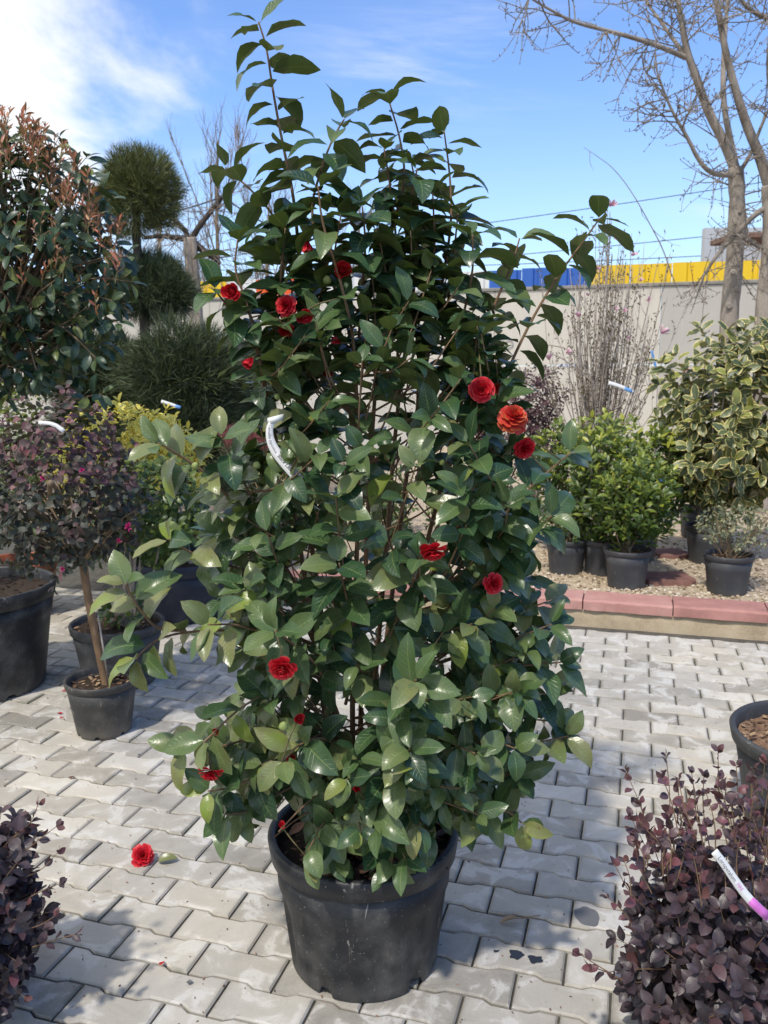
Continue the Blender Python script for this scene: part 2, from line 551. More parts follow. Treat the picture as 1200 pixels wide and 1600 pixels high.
M['kerb_pink'] = rough_mat('pink_concrete', [(0.25, (0.30, 0.145, 0.125)), (0.5, (0.43, 0.215, 0.185)), (0.8, (0.52, 0.31, 0.27))], 7, 0.9, 0.35, 160, tone_amt=0.3)
M['kerb_tan'] = rough_mat('tan_mortar', [(0.25, (0.22, 0.165, 0.105)), (0.5, (0.42, 0.335, 0.225)), (0.8, (0.53, 0.45, 0.33))], 6, 0.92, 0.5, 120, dist=0.02)
M['red_stone'] = rough_mat('red_flagstone', [(0.25, (0.13, 0.06, 0.05)), (0.6, (0.27, 0.14, 0.115)), (0.85, (0.38, 0.24, 0.2))], 12, 0.9, 0.5, 120)
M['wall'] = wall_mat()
M['cap'] = rough_mat('wall_capping', [(0.3, (0.16, 0.15, 0.135)), (0.7, (0.34, 0.32, 0.285))], 6, 0.9, 0.3)
M['sheet_yellow'] = flat_mat('yellow_sheet', (0.78, 0.52, 0.018), 0.45)
M['sheet_blue'] = flat_mat('blue_sheet', (0.035, 0.125, 0.46), 0.45)
M['sheet_white'] = flat_mat('white_sheet', (0.72, 0.72, 0.70), 0.5)
M['sheet_orange'] = flat_mat('orange_sheet', (0.74, 0.11, 0.022), 0.45)
M['tag_white'] = flat_mat('white_plastic_tag', (0.80, 0.80, 0.78), 0.4)
M['tag_pink'] = flat_mat('magenta_print', (0.62, 0.17, 0.55), 0.4)
M['tag_blue'] = flat_mat('blue_print', (0.16, 0.36, 0.72), 0.4)
M['ink'] = flat_mat('black_ink', (0.02, 0.02, 0.025), 0.6)
M['grey_ink'] = flat_mat('grey_ink', (0.17, 0.16, 0.18), 0.6)
M['wet'] = flat_mat('damp_stain', (0.15, 0.148, 0.145), 0.45)
M['oil'] = flat_mat('black_stain', (0.022, 0.026, 0.035), 0.5)
M['cable'] = flat_mat('cable_rubber', (0.05, 0.06, 0.075), 0.6)
M['far_wall'] = flat_mat('far_building', (0.52, 0.53, 0.54), 0.7)
M['rust'] = rough_mat('rusty_steel', [(0.3, (0.12, 0.06, 0.04)), (0.7, (0.30, 0.18, 0.13))], 3, 0.9, 0.2)
M['graffito_grey'] = flat_mat('faded_grey_paint', (0.30, 0.30, 0.31), 0.9)
M['graffito_blue'] = flat_mat('faded_blue_paint', (0.18, 0.27, 0.55), 0.9)
M['rope'] = flat_mat('grey_rope', (0.12, 0.12, 0.125), 0.9)

M['loro_dark'] = leaf_mat('dark_burgundy_leaf', [(0.0, (0.032, 0.026, 0.034)), (0.5, (0.068, 0.047, 0.056)), (0.8, (0.11, 0.058, 0.066)), (1.0, (0.19, 0.065, 0.080))],
                          (0.10, 0.045, 0.055), (0.12, 0.06, 0.07), rough=0.42, veins=0.30, trans=0.08, rib_w=0.05, ribmix=0.5, spec=0.5)
M['loro_green'] = leaf_mat('bronze_green_leaf', [(0.0, (0.035, 0.050, 0.040)), (0.35, (0.055, 0.060, 0.040)), (0.6, (0.085, 0.045, 0.048)), (0.85, (0.135, 0.055, 0.068)), (1.0, (0.25, 0.10, 0.11))],
                           (0.13, 0.12, 0.085), (0.14, 0.11, 0.08), rough=0.5, veins=0.15, trans=0.1)
M['loro_far'] = leaf_mat('dull_burgundy_leaf', [(0.0, (0.045, 0.024, 0.030)), (0.6, (0.10, 0.042, 0.052)), (1.0, (0.21, 0.09, 0.10))],
                         (0.12, 0.06, 0.065), (0.12, 0.07, 0.07), rough=0.55, trans=0.1)
M['photinia'] = leaf_mat('photinia_leaf', [(0.0, (0.016, 0.042, 0.028)), (0.45, (0.034, 0.076, 0.040)), (0.8, (0.075, 0.115, 0.045)), (1.0, (0.18, 0.21, 0.05))],
                         (0.07, 0.105, 0.055), (0.12, 0.16, 0.08), rough=0.36, veins=0.1, trans=0.12)
M['photinia_new'] = leaf_mat('copper_young_leaf', [(0.0, (0.33, 0.16, 0.075)), (0.4, (0.56, 0.17, 0.10)), (0.75, (0.60, 0.27, 0.17)), (1.0, (0.52, 0.44, 0.20))],
                             (0.26, 0.13, 0.075), (0.34, 0.14, 0.09), rough=0.45, trans=0.25)
M['golden'] = leaf_mat('golden_variegated_leaf', [(0.0, (0.26, 0.30, 0.03)), (0.5, (0.50, 0.45, 0.04)), (1.0, (0.64, 0.54, 0.06))],
                       (0.62, 0.54, 0.12), (0.30, 0.34, 0.05), rough=0.4, edge=((0.88, 0.75, 0.16), 0.20), trans=0.15)
M['euonymus_green'] = leaf_mat('green_euonymus_leaf', [(0.0, (0.030, 0.062, 0.016)), (0.5, (0.062, 0.110, 0.024)), (1.0, (0.15, 0.20, 0.035))],
                               (0.12, 0.17, 0.05), (0.16, 0.22, 0.07), rough=0.38, trans=0.15)
M['elaeagnus'] = leaf_mat('cream_edged_leaf', [(0.0, (0.060, 0.088, 0.036)), (0.5, (0.105, 0.138, 0.052)), (0.85, (0.17, 0.19, 0.065)), (1.0, (0.30, 0.32, 0.06))],
                          (0.24, 0.225, 0.15), (0.20, 0.22, 0.11), rough=0.42, edge=((0.60, 0.51, 0.20), 0.70), trans=0.12)
M['lime'] = leaf_mat('lime_green_leaf', [(0.0, (0.040, 0.075, 0.018)), (0.40, (0.095, 0.150, 0.024)), (0.70, (0.24, 0.29, 0.035)), (1.0, (0.46, 0.46, 0.06))],
                     (0.15, 0.20, 0.05), (0.2, 0.25, 0.07), rough=0.4, trans=0.18)
M['small_grey'] = leaf_mat('grey_green_leaf', [(0.0, (0.075, 0.10, 0.06)), (0.6, (0.17, 0.19, 0.10)), (1.0, (0.42, 0.38, 0.22))],
                           (0.2, 0.2, 0.13), (0.2, 0.2, 0.1), rough=0.5, trans=0.12)
M['heather'] = leaf_mat('pink_heather_leaf', [(0.0, (0.14, 0.05, 0.05)), (0.6, (0.36, 0.11, 0.12)), (1.0, (0.52, 0.24, 0.24))],
                        (0.3, 0.12, 0.12), (0.3, 0.12, 0.12), rough=0.6, trans=0.1)
M['needle'] = leaf_mat('pine_needle', [(0.0, (0.085, 0.105, 0.034)), (0.5, (0.20, 0.21, 0.065)), (1.0, (0.32, 0.31, 0.11))],
                       (0.075, 0.095, 0.035), (0.1, 0.12, 0.045), rough=0.5, trans=0.05)
M['dark_needle'] = leaf_mat('dark_pine_needle', [(0.0, (0.045, 0.066, 0.032)), (0.5, (0.095, 0.125, 0.052)), (1.0, (0.19, 0.215, 0.085))],
                            (0.04, 0.06, 0.03), (0.06, 0.08, 0.035), rough=0.5, trans=0.05)

# ------------------------------------------------------------------ leaves
def leaf_shape(L, W, nx, ny, fold=0.25, curl=0.5, a=0.62, b=0.8, tip=0.0, tone=0.5, wave=0.0, twist=0.0, seed=0):
    """A leaf blade: base at the origin, axis +Y, upper face +Z. Returns vertices, triangles and (across, along, tone)."""
    rg = random.Random(seed)
    ph = rg.random() * 6
    peak = (a / (a + b)) ** a * (b / (a + b)) ** b
    V, A = [], []
    y = z = 0.0
    ts = [j / ny for j in range(ny + 1)]
    for j, t in enumerate(ts):
        if j:
            th = curl * (t ** 1.3) - 0.12
            y += L / ny * math.cos(th)
            z -= L / ny * math.sin(th)
        w = W / 2 * (max(t, 0.0) ** a * max(1 - t, 0.0) ** b) / peak
        w *= 1 - tip * max(0.0, (t - 0.6) / 0.4) * (1 - t) * 2
        w = max(w, 0.012 * L * (1.0 if t < 0.5 else 0.5))
        for i in range(nx + 1):
            u = -1 + 2 * i / nx
            zz = z + fold * abs(u) * w + wave * w * math.sin(ph + t * 9 + u * 2) * abs(u)
            tw = twist * t
            xx = u * w
            V.append((xx * math.cos(tw), y, zz + xx * math.sin(tw)))
            A.append((u, t, tone))
    T = []
    for j in range(ny):
        for i in range(nx):
            p = j * (nx + 1) + i
            q = p + nx + 1
            T += [(p, p + 1, q + 1), (p, q + 1, q)]
    return np.array(V, np.float32), np.array(T, np.int32), np.array(A, np.float32)


def variants(n, L, W, nx, ny, seed, tones=None, **kw):
    rg = random.Random(seed)
    out = []
    for k in range(n):
        p = dict(kw)
        p['fold'] = kw.get('fold', 0.25) * rg.uniform(0.5, 1.5)
        p['curl'] = kw.get('curl', 0.5) * rg.uniform(0.4, 1.6)
        p['twist'] = rg.uniform(-0.35, 0.35)
        p['tone'] = tones[k % len(tones)] if tones else (k + 0.5) / n
        out.append(leaf_shape(L * rg.uniform(0.9, 1.1), W * rg.uniform(0.88, 1.12), nx, ny, seed=seed * 31 + k, **p))
    return out


PLANTS = []


class Foliage:
    """All the leaves of one plant; the best seen become parts of their own, the rest one joined part."""

    def __init__(self, root, name, mat, vs, cap=300, min_px=10.0, rest='leaves'):
        self.root, self.name, self.mat, self.vs, self.cap, self.min_px, self.rest = root, name, mat, vs, cap, min_px, rest
        self.mats, self.var = [], []
        PLANTS.append(self)

    def put(self, pos, axis, nrm, s=1.0, var=None):
        y = Vector(axis).normalized()
        z = Vector(nrm)
        z = z - y * z.dot(y)
        z = z.normalized() if z.length > 1e-5 else y.orthogonal().normalized()
        x = y.cross(z)
        self.mats.append(((x.x * s, y.x * s, z.x * s, pos[0]), (x.y * s, y.y * s, z.y * s, pos[1]), (x.z * s, y.z * s, z.z * s, pos[2])))
        self.var.append(R.randrange(len(self.vs)) if var is None else var)

    def arrays(self, idx):
        Mx = np.array(self.mats, np.float32)
        var = np.array(self.var)
        Vs, Ts, As, off = [], [], [], 0
        for k, (V, T, A) in enumerate(self.vs):
            ii = idx[var[idx] == k]
            if not len(ii):
                continue
            W = np.einsum('nij,vj->nvi', Mx[ii][:, :, :3], V) + Mx[ii][:, None, :, 3]
            n, nv = W.shape[0], W.shape[1]
            Vs.append(W.reshape(-1, 3))
            Ts.append((T[None] + (np.arange(n) * nv)[:, None, None] + off).reshape(-1, 3))
            As.append(np.tile(A, (n, 1)))
            off += n * nv
        return np.concatenate(Vs), np.concatenate(Ts), np.concatenate(As)


def finish_plants():
    """Choose, for each plant, the leaves that show largest (rays against a coarse model of all leaves), and build the meshes."""
    qv, qf, samples = [], [], []
    for pi, P in enumerate(PLANTS):
        for li, m in enumerate(P.mats):
            V = P.vs[P.var[li]][0]
            L = float(V[:, 1].max())
            W = float(V[:, 0].max())
            mm = Matrix((m[0], m[1], m[2], (0, 0, 0, 1)))
            o = len(qv)
            for (x, y) in ((0, 0), (W * 0.85, L * 0.5), (0, L), (-W * 0.85, L * 0.5)):
                qv.append(mm @ Vector((x, y, -0.04 * L * (y > 0.1 * L))))
            qf.append((o, o + 1, o + 2, o + 3))
            samples.append((pi, li, mm, L, W))
    bvh = BVHTree.FromPolygons(qv, qf)
    score = [[] for _ in PLANTS]
    for fi, (pi, li, mm, L, W) in enumerate(samples):
        c = mm @ Vector((0, L * 0.5, 0))
        pr = project(c)
        if pr is None or not (-40 < pr[0] < 1240 and -40 < pr[1] < 1640):
            continue
        nrm = (mm.to_3x3() @ Vector((0, 0, 1))).normalized()
        view = (c - CAM_P)
        dist = view.length
        s = mm.to_scale()[0]
        k = F_PX / dist
        length = L * s * k * math.sqrt(max(0.0, 1 - ((mm.to_3x3() @ Vector((0, 1, 0))).normalized().dot(view / dist)) ** 2))
        area = 0.6 * L * W * 2 * s * s * k * k * (abs(nrm.dot(view / dist)) + 0.12)
        if length < PLANTS[pi].min_px:
            continue
        vis = 0
        for (x, y) in ((0, 0.5), (0, 0.2), (0, 0.8), (0.5, 0.5), (-0.5, 0.5)):
            p = mm @ Vector((x * W, y * L, 0))
            d = p - CAM_P
            hit = bvh.ray_cast(CAM_P, d.normalized(), d.length + 0.005)
            if hit[0] is None or hit[2] == fi or (hit[0] - p).length < 0.012:
                vis += 1
        if vis:
            score[pi].append((area * vis / 5.0, li))
    total = 0
    for pi, P in enumerate(PLANTS):
        best = [li for sc_, li in sorted(score[pi], reverse=True)[:P.cap] if sc_ > 6]
        total += len(best)
        chosen = set(best)
        rest = np.array([i for i in range(len(P.mats)) if i not in chosen], dtype=np.int64)
        loc = P.root.location
        if len(rest):
            V, T, A = P.arrays(rest)
            me = mesh_arrays(P.rest, V - np.array(loc, np.float32), T, A, P.mat)
            o = link(P.rest, me, P.root)
            o['kind'] = 'stuff'
        mes = {}
        for li in best:
            k = P.var[li]
            if k not in mes:
                V, T, A = P.vs[k]
                mes[k] = mesh_arrays(P.name, V, T, A, P.mat)
            o = bpy.data.objects.new(P.name, mes[k])
            o.parent = P.root
            m = P.mats[li]
            o.matrix_basis = Matrix.Translation(-loc) @ Matrix((m[0], m[1], m[2], (0, 0, 0, 1)))
            COL.objects.link(o)
    print('leaf parts', total, 'leaves in all', len(samples))


def rv(s=1.0):
    return Vector((R.uniform(-s, s), R.uniform(-s, s), R.uniform(-s, s)))


LIGHT = Vector((-0.30, -0.55, 0.78))


def resample(path, step):
    out = [Vector(path[0])]
    for p, q in zip(path, path[1:]):
        p, q = Vector(p), Vector(q)
        n = max(1, int((q - p).length / step))
        for i in range(1, n + 1):
            out.append(p.lerp(q, i / n))
    return out


def smooth_path(pts, it=2):
    pts = [Vector(p) for p in pts]
    for _ in range(it):
        q = [pts[0]]
        for a, b in zip(pts, pts[1:]):
            q += [a.lerp(b, 0.25), a.lerp(b, 0.75)]
        q.append(pts[-1])
        pts = q
    return pts


def leafy(P, path, n, gap, s=1.0, out=1.0, fwd=0.45, droop=0.25, light=0.8, rnd=0.35, term=3, skip=0.0, pet=0.006, vfn=None, two_rank=False, sky=None):
    """Leaves along a shoot, from its tip downwards."""
    pts = resample(path, 0.01)[::-1]
    acc = [0.0]
    for a, b in zip(pts, pts[1:]):
        acc.append(acc[-1] + (b - a).length)
    phi = R.uniform(0, 6.28)
    d, j = 0.0, 0
    for k in range(n):
        if k >= term:
            d += gap * R.uniform(0.75, 1.3)
        else:
            d += gap * 0.12
        while j < len(acc) - 2 and acc[j + 1] < d:
            j += 1
        if d > acc[-1]:
            break
        p = pts[j].lerp(pts[j + 1], (d - acc[j]) / max(1e-6, acc[j + 1] - acc[j]))
        t = (pts[max(0, j - 1)] - pts[min(len(pts) - 1, j + 2)]).normalized()
        phi += (math.pi if two_rank else 2.4) + R.uniform(-0.5, 0.5)
        if skip and R.random() < skip:
            continue
        b1 = t.orthogonal().normalized()
        b2 = t.cross(b1)
        rad = b1 * math.cos(phi) + b2 * math.sin(phi)
        f = fwd + (0.5 if k < term else 0.0)
        ax = (rad * out + t * f + Vector((0, 0, -droop * R.uniform(0.3, 1.5))) + rv(0.15)).normalized()
        nr = (t * 0.35 + LIGHT * light if sky is None else Vector((-0.1, -0.12, 1.0)) * sky) + rv(rnd)
        sz = s * R.uniform(0.78, 1.12) * (0.72 + 0.1 * k if k < term else 1.0)
        P.put(p + ax * pet, ax, nr, sz, vfn(p) if vfn else None)
        if pet > 0.003:
            P.petioles.append((p.copy(), p + ax * (pet + 0.004 * s)))


def bush(P, center, rad, n, shoot_len, per, gap, mb=None, twig_r=0.0015, hub=None, inner=0.5, up=0.4, s=1.0, lump=0.35, cut=None, **kw):
    """Shoots that end on a lumpy ellipsoid, each with leaves; twigs lead back towards the hub."""
    center, rad = Vector(center), Vector(rad)
    seed = rv(50)
    for i in range(n):
        zc = 1 - 2 * (i + 0.5) / n
        a = i * 2.39996 + R.uniform(-0.4, 0.4)
        d = Vector((math.sqrt(1 - zc * zc) * math.cos(a), math.sqrt(1 - zc * zc) * math.sin(a), zc))
        f = (inner + (1 - inner) * R.random() ** 0.45) * (1 + lump * noise.noise(d * 2.3 + seed))
        tip = center + Vector((d.x * rad.x, d.y * rad.y, d.z * rad.z)) * f
        if cut and cut(tip):
            continue
        sd = (Vector((d.x, d.y, d.z * 0.8)) + Vector((0, 0, up)) + rv(0.35)).normalized()
        base = tip - sd * shoot_len * R.uniform(0.7, 1.3) + rv(shoot_len * 0.12)
        mid = base.lerp(tip, 0.5) + rv(shoot_len * 0.06)
        leafy(P, [base, mid, tip], R.randint(max(2, per - 2), per + 2), gap, s, **kw)
        if mb is not None:
            h = base
            if hub is not None:
                h = Vector(hub).lerp(base, R.uniform(0.25, 0.7)) + rv(0.03)
            mb.tube([h, base, mid, tip], [twig_r * 2, twig_r * 1.5, twig_r, twig_r * 0.5], 4, cap=False)


def make_petioles(P, mb, r=0.0011):
    for a, b in P.petioles:
        mb.tube([a, b], [r, r * 0.9], 3, cap=False)


Foliage.petioles = None
_init = Foliage.__init__


def _finit(self, *a, **k):
    _init(self, *a, **k)
    self.petioles = []


Foliage.__init__ = _finit


# ------------------------------------------------------------------ pots
def pot(root, loc, rb, rt, h, mat, rim_h=0.03, lip=0.008, flutes=0, soil=None, soil_z=None, notches=6, seg=64, notch_h=0.02, ridge=None, bits=0, bit_mat=None):
    """Plastic pot as a part of root, with its rim as a sub-part and the soil as another part. loc is relative to root."""
    def prof_r(z):
        return rb + (rt - rb) * z / h
    mb = MB()
    hz = h - rim_h
    zs = [0.0, 0.004, notch_h + 0.004, h * 0.25, h * 0.45, h * 0.62]
    prof = [(prof_r(z) - (0.004 if z == 0 else 0), z) for z in zs]
    if ridge:
        prof = [p for p in prof if p[1] < ridge - 0.02]
        prof += [(prof_r(ridge - 0.012), ridge - 0.012), (prof_r(ridge) + 0.0045, ridge), (prof_r(ridge) + 0.005, ridge + 0.012)]
    prof += [(prof_r(hz) + 0.001, hz)]
    inner = [(prof_r(hz) - 0.006, hz), (prof_r(h * 0.4) - 0.008, h * 0.4), (0.001, h * 0.38)]
    wins = [(2 * math.pi * (k + 0.35) / notches) for k in range(notches)] if notches else []

    def fn(j, a, r, z):
        if j < 2 and wins:
            for w in wins:
                d = (a - w + math.pi) % (2 * math.pi) - math.pi
                if abs(d) < 0.10:
                    z = notch_h + z * 0.3
                    r = prof_r(z) - 0.003
        if flutes and 0.02 < z < (ridge or hz) - 0.015:
            s = math.cos(a * flutes)
            r = r - 0.0075 * (1 if s > 0.55 else 0 if s < 0.2 else (s - 0.2) / 0.35)
        return r, z
    mb.lathe(prof + inner, seg, fn)
    body = mb.build('pot', mat, root, loc)
    rm = MB()
    r0 = prof_r(hz)
    rm.lathe([(r0 + 0.002, hz - 0.001), (r0 + lip, hz + 0.004), (prof_r(h) + lip, h - 0.006), (prof_r(h) + lip * 0.6, h), (prof_r(h) - 0.004, h),
              (prof_r(h) - 0.009, h - 0.008), (r0 - 0.006, hz - 0.006)], seg)
    rm.build('rim', mat, body)
    if soil is not None:
        sz = soil_z if soil_z is not None else h * 0.86
        rs = prof_r(sz) - 0.007
        sm = MB()
        rings, sg = 9, 40
        vs, fs = [(0, 0, sz + 0.008)], []
        for j in range(1, rings + 1):
            for k in range(sg):
                a = 2 * math.pi * k / sg
                r = rs * j / rings
                p = Vector((r * math.cos(a), r * math.sin(a), 0))
                zz = sz + 0.012 * noise.noise(p * 18 + Vector(loc)) + 0.008 * noise.noise(p * 55) + 0.006 * (1 - j / rings)
                vs.append((p.x, p.y, zz))
        for k in range(sg):
            fs.append((0, 1 + k, 1 + (k + 1) % sg))
        for j in range(rings - 1):
            for k in range(sg):
                k2 = (k + 1) % sg
                fs.append((1 + j * sg + k, 1 + (j + 1) * sg + k, 1 + (j + 1) * sg + k2, 1 + j * sg + k2))
        sm.add(vs, fs)
        so = sm.build('soil', soil, root, loc)
        if bits:
            bm_ = MB()
            for _ in range(bits):
                r, a = rs * math.sqrt(R.random()) * 0.96, R.uniform(0, 6.28)
                chip(bm_, Vector((r * math.cos(a), r * math.sin(a), sz + R.uniform(0.002, 0.014))), R.uniform(0.006, 0.016))
            b = bm_.build('bark_bits', bit_mat or M['mulch'], so)
            b['kind'] = 'stuff'
    return body


def chip(mb, c, s):
    q = Matrix.Rotation(R.uniform(0, 6.28), 3, 'Z') @ Matrix.Rotation(R.uniform(-0.5, 0.5), 3, 'X') @ Matrix.Rotation(R.uniform(-0.5, 0.5), 3, 'Y')
    d = Vector((s, s * R.uniform(0.35, 0.7), s * R.uniform(0.15, 0.3)))
    base = [(-1, -0.6, 0), (0.3, -1, 0), (1, -0.2, 0), (0.6, 0.9, 0), (-0.7, 0.8, 0), (0, 0.1, 1)]
    vs = [c + q @ Vector((x * d.x, y * d.y, z * d.z)) for x, y, z in base]
    mb.add(vs, [(0, 1, 5), (1, 2, 5), (2, 3, 5), (3, 4, 5), (4, 0, 5)], [(0, 0, R.random())] * 6)


ICO = None


def pebble(mb, c, s):
    global ICO
    if ICO is None:
        import bmesh
        b = bmesh.new()
        bmesh.ops.create_icosphere(b, subdivisions=1, radius=1.0)
        ICO = ([v.co.copy() for v in b.verts], [tuple(v.index for v in f.verts) for f in b.faces])
        b.free()
    q = Matrix.Rotation(R.uniform(0, 6.28), 3, 'Z') @ Matrix.Rotation(R.uniform(-0.4, 0.4), 3, 'X')
    d = Vector((s, s * R.uniform(0.6, 0.95), s * R.uniform(0.45, 0.7)))
    vs = []
    for v in ICO[0]:
        k = R.uniform(0.82, 1.12)
        vs.append(c + q @ Vector((v.x * d.x * k, v.y * d.y * k, v.z * d.z * k)))
    mb.add(vs, ICO[1], [(0, 0, R.random())] * len(vs))


# ------------------------------------------------------------------ strips (tags) with print
def plain(pts, wid):
    """A ribbon's frames: list of (point, width direction * half width)."""
    return [(Vector(p), Vector(w)) for p, w in zip(pts, wid)]


def ribbon(fr, thick=0.0004):
    mb = MB()
    n = len(fr)
    vs, fs = [], []
    for i, (p, w) in enumerate(fr):
        t = (fr[min(i + 1, n - 1)][0] - fr[max(i - 1, 0)][0]).normalized()
        nn = w.cross(t).normalized() * thick
        vs += [p - w - nn, p + w - nn, p + w + nn, p - w + nn]
    for i in range(n - 1):
        o = i * 4
        for k in range(4):
            k2 = (k + 1) % 4
            fs.append((o + k, o + k2, o + 4 + k2, o + 4 + k))
    fs += [(3, 2, 1, 0), tuple(n * 4 - 4 + k for k in range(4))]
    mb.add(vs, fs)
    return mb


def text_on(fr, text, start, size, name, mat, parent, side=1.0, shift=0.0, shear=0.0, bold=0.0, flip=False):
    """Flat lettering that follows a ribbon: laid along its length from 'start' metres."""
    cu = bpy.data.curves.new('lettering', 'FONT')
    cu.body = text
    cu.size = size
    cu.shear = shear
    cu.offset = bold
    cu.resolution_u = 2
    tmp = bpy.data.objects.new('lettering', cu)
    COL.objects.link(tmp)
    dg = bpy.context.evaluated_depsgraph_get()
    me0 = bpy.data.meshes.new_from_object(tmp.evaluated_get(dg))
    bpy.data.objects.remove(tmp)
    acc = [0.0]
    for (a, _), (b, _) in zip(fr, fr[1:]):
        acc.append(acc[-1] + (b - a).length)
    vs = []
    for v in me0.vertices:
        s, w = v.co.x + start, v.co.y - size * 0.33 + shift
        if flip:
            s = acc[-1] - s
            w = -w
        i = 0
        while i < len(acc) - 2 and acc[i + 1] < s:
            i += 1
        k = (s - acc[i]) / (acc[i + 1] - acc[i])
        p = fr[i][0].lerp(fr[i + 1][0], k)
        wd = fr[i][1].lerp(fr[i + 1][1], k)
        t = (fr[i + 1][0] - fr[i][0]).normalized()
        nn = wd.cross(t).normalized() * 0.0009 * side
        vs.append(p + wd.normalized() * w + nn)
    fs = [tuple(p.vertices) for p in me0.polygons]
    bpy.data.meshes.remove(me0)
    mb = MB()
    mb.add(vs, fs)
    return mb.build(name, mat, parent, smooth=False)


# ------------------------------------------------------------------ paving
YAW = -0.2915
PL, PW, PH = 0.225, 0.1117, 0.5564
ORG = Vector((-0.6938, 1.9977, 0))
UD = Vector((math.cos(YAW), math.sin(YAW), 0))
VD = Vector((math.sin(YAW), -math.cos(YAW), 0))      # towards the camera
KERB = ground(1200, 998)                             # a point on the foot of the kerb; it runs along UD


def paver_mesh(tone):
    a = PL / 2 - 0.0028
    w0, w1 = PH * PW - 0.0028, PW - PH * PW - 0.0028
    c1, c2 = 0.045, 0.0675
    xs = [(-a, -w0), (-c2, -w0), (-c1, -w1), (c1, -w1), (c2, -w0), (a, -w0), (a, w0), (c2, w0), (c1, w1), (-c1, w1), (-c2, w0), (-a, w0)]
    ch = 0.0045
    ins = []
    for (x, y) in xs:
        ix = x - math.copysign(ch if abs(x) > 0.1 else 0.0, x)
        ins.append((ix, y - math.copysign(ch, y)))
    n = len(xs)
    vs = [(x, y, -0.022) for x, y in xs] + [(x, y, -0.0045) for x, y in xs] + [(x, y, 0.0) for x, y in ins]
    fs = []
    for j in range(2):
        for k in range(n):
            k2 = (k + 1) % n
            fs.append((j * n + k, j * n + k2, (j + 1) * n + k2, (j + 1) * n + k))
    t = 2 * n
    fs += [(t + 0, t + 1, t + 10, t + 11), (t + 1, t + 2, t + 9, t + 10), (t + 2, t + 3, t + 8, t + 9), (t + 3, t + 4, t + 7, t + 8), (t + 4, t + 5, t + 6, t + 7)]
    mb = MB()
    mb.add(vs, fs, [(x / a, y / w0, tone) for x, y, z in vs])
    return mb


def build_paving():
    root = empty('paving', (0, 0, 0), kind='structure', label='grey interlocking concrete pavers', cat=None)
    vis = []
    for r in range(-52, 10):
        for i in range(-40, 46):
            u = (i + (0.5 if r % 2 else 0.0) + 0.5) * PL
            p = ORG + UD * u + VD * (r * PW)
            if (p - KERB).dot(-VD) > -0.07:
                continue
            if p.y < 0.4 or p.x < -3.6 or p.x > 3.6 or p.y > 7.2:
                continue
            pr = project(p)
            ins = pr is not None and -30 < pr[0] < 1230 and 850 < pr[1] < 1640
            sc_ = 0 if not ins else 1.0 / p.length_squared
            vis.append((sc_, p))
    vis.sort(key=lambda t: -t[0])
    tones = [0.12, 0.3, 0.42, 0.5, 0.6, 0.75, 0.95]
    protos = [paver_mesh(t) for t in tones]
    shared = [p.mesh('paver', M['paver'], smooth=False) for p in protos]
    rest = MB()
    for k, (sc_, p) in enumerate(vis):
        v = R.randrange(len(tones))
        m = Matrix.Translation(p + Vector((0, 0, R.uniform(-0.0025, 0.001)))) @ Matrix.Rotation(YAW + R.uniform(-0.006, 0.006), 4, 'Z') @ Matrix.Rotation(R.uniform(-0.013, 0.013), 4, 'X') @ Matrix.Rotation(R.uniform(-0.010, 0.010), 4, 'Y')
        if k < 300 and sc_ > 0:
            o = link('paver', shared[v], root)
            o.matrix_basis = m
        else:
            pb = protos[v]
            rest.add([m @ Vector(q) for q in pb.v], pb.f, pb.a)
    o = rest.build('far_pavers', M['paver'], root, smooth=False)
    o['kind'] = 'stuff'
    j = MB()
    j.add([(-4.2, -0.5, -0.011), (5.0, -0.5, -0.011), (5.0, 8, -0.011), (-4.2, 8, -0.011)], [(0, 1, 2, 3)])
    j.build('joint_sand', M['joint'], root)
    # marks that lie on the paving
    for (px, py, rx, ry, mat, sd) in ((917, 1432, 0.034, 0.040, 'wet', 3), (806, 1493, 0.020, 0.016, 'oil', 5), (836, 1500, 0.022, 0.013, 'oil', 8), (775, 1487, 0.007, 0.005, 'oil', 11)):
        c = ground(px, py)
        vs = [(c.x, c.y, 0.0022)]
        for k in range(28):
            a = 2 * math.pi * k / 28
            f = 1 + (0.22 if mat == 'wet' else 0.75) * noise.noise(Vector((math.cos(a) * 1.6, math.sin(a) * 1.6, sd)))
            vs.append((c.x + rx * f * math.cos(a), c.y + ry * f * math.sin(a), 0.0022))
        mb = MB()
        mb.add(vs, [(0, 1 + k, 1 + (k + 1) % 28) for k in range(28)])
        mb.build('stain', M[mat], root)
    cr = MB()                                        # grit and crumbs in the joints and on the stones
    for _ in range(2200):
        p = Vector((R.uniform(-1.6, 2.2), R.uniform(1.4, 4.6), 0.0015))
        chip(cr, p, R.uniform(0.0015, 0.0042))
    g = cr.build('grit', M['litter'], root)
    g['kind'] = 'stuff'


def build_ground():
    mb = MB()
    n = 24
    vs, fs = [], []
    for j in range(n + 1):
        for i in range(n + 1):
            x, y = -400 + 800 * i / n, -300 + 1100 * j / n
            vs.append((x, y, -0.06))
    for j in range(n):
        for i in range(n):
            a = j * (n + 1) + i
            fs.append((a, a + 1, a + n + 2, a + n + 1))
    mb.add(vs, fs)
    tag(mb.build('ground', M['earth']), kind='structure', label='bare earth under and beyond the paved yard')


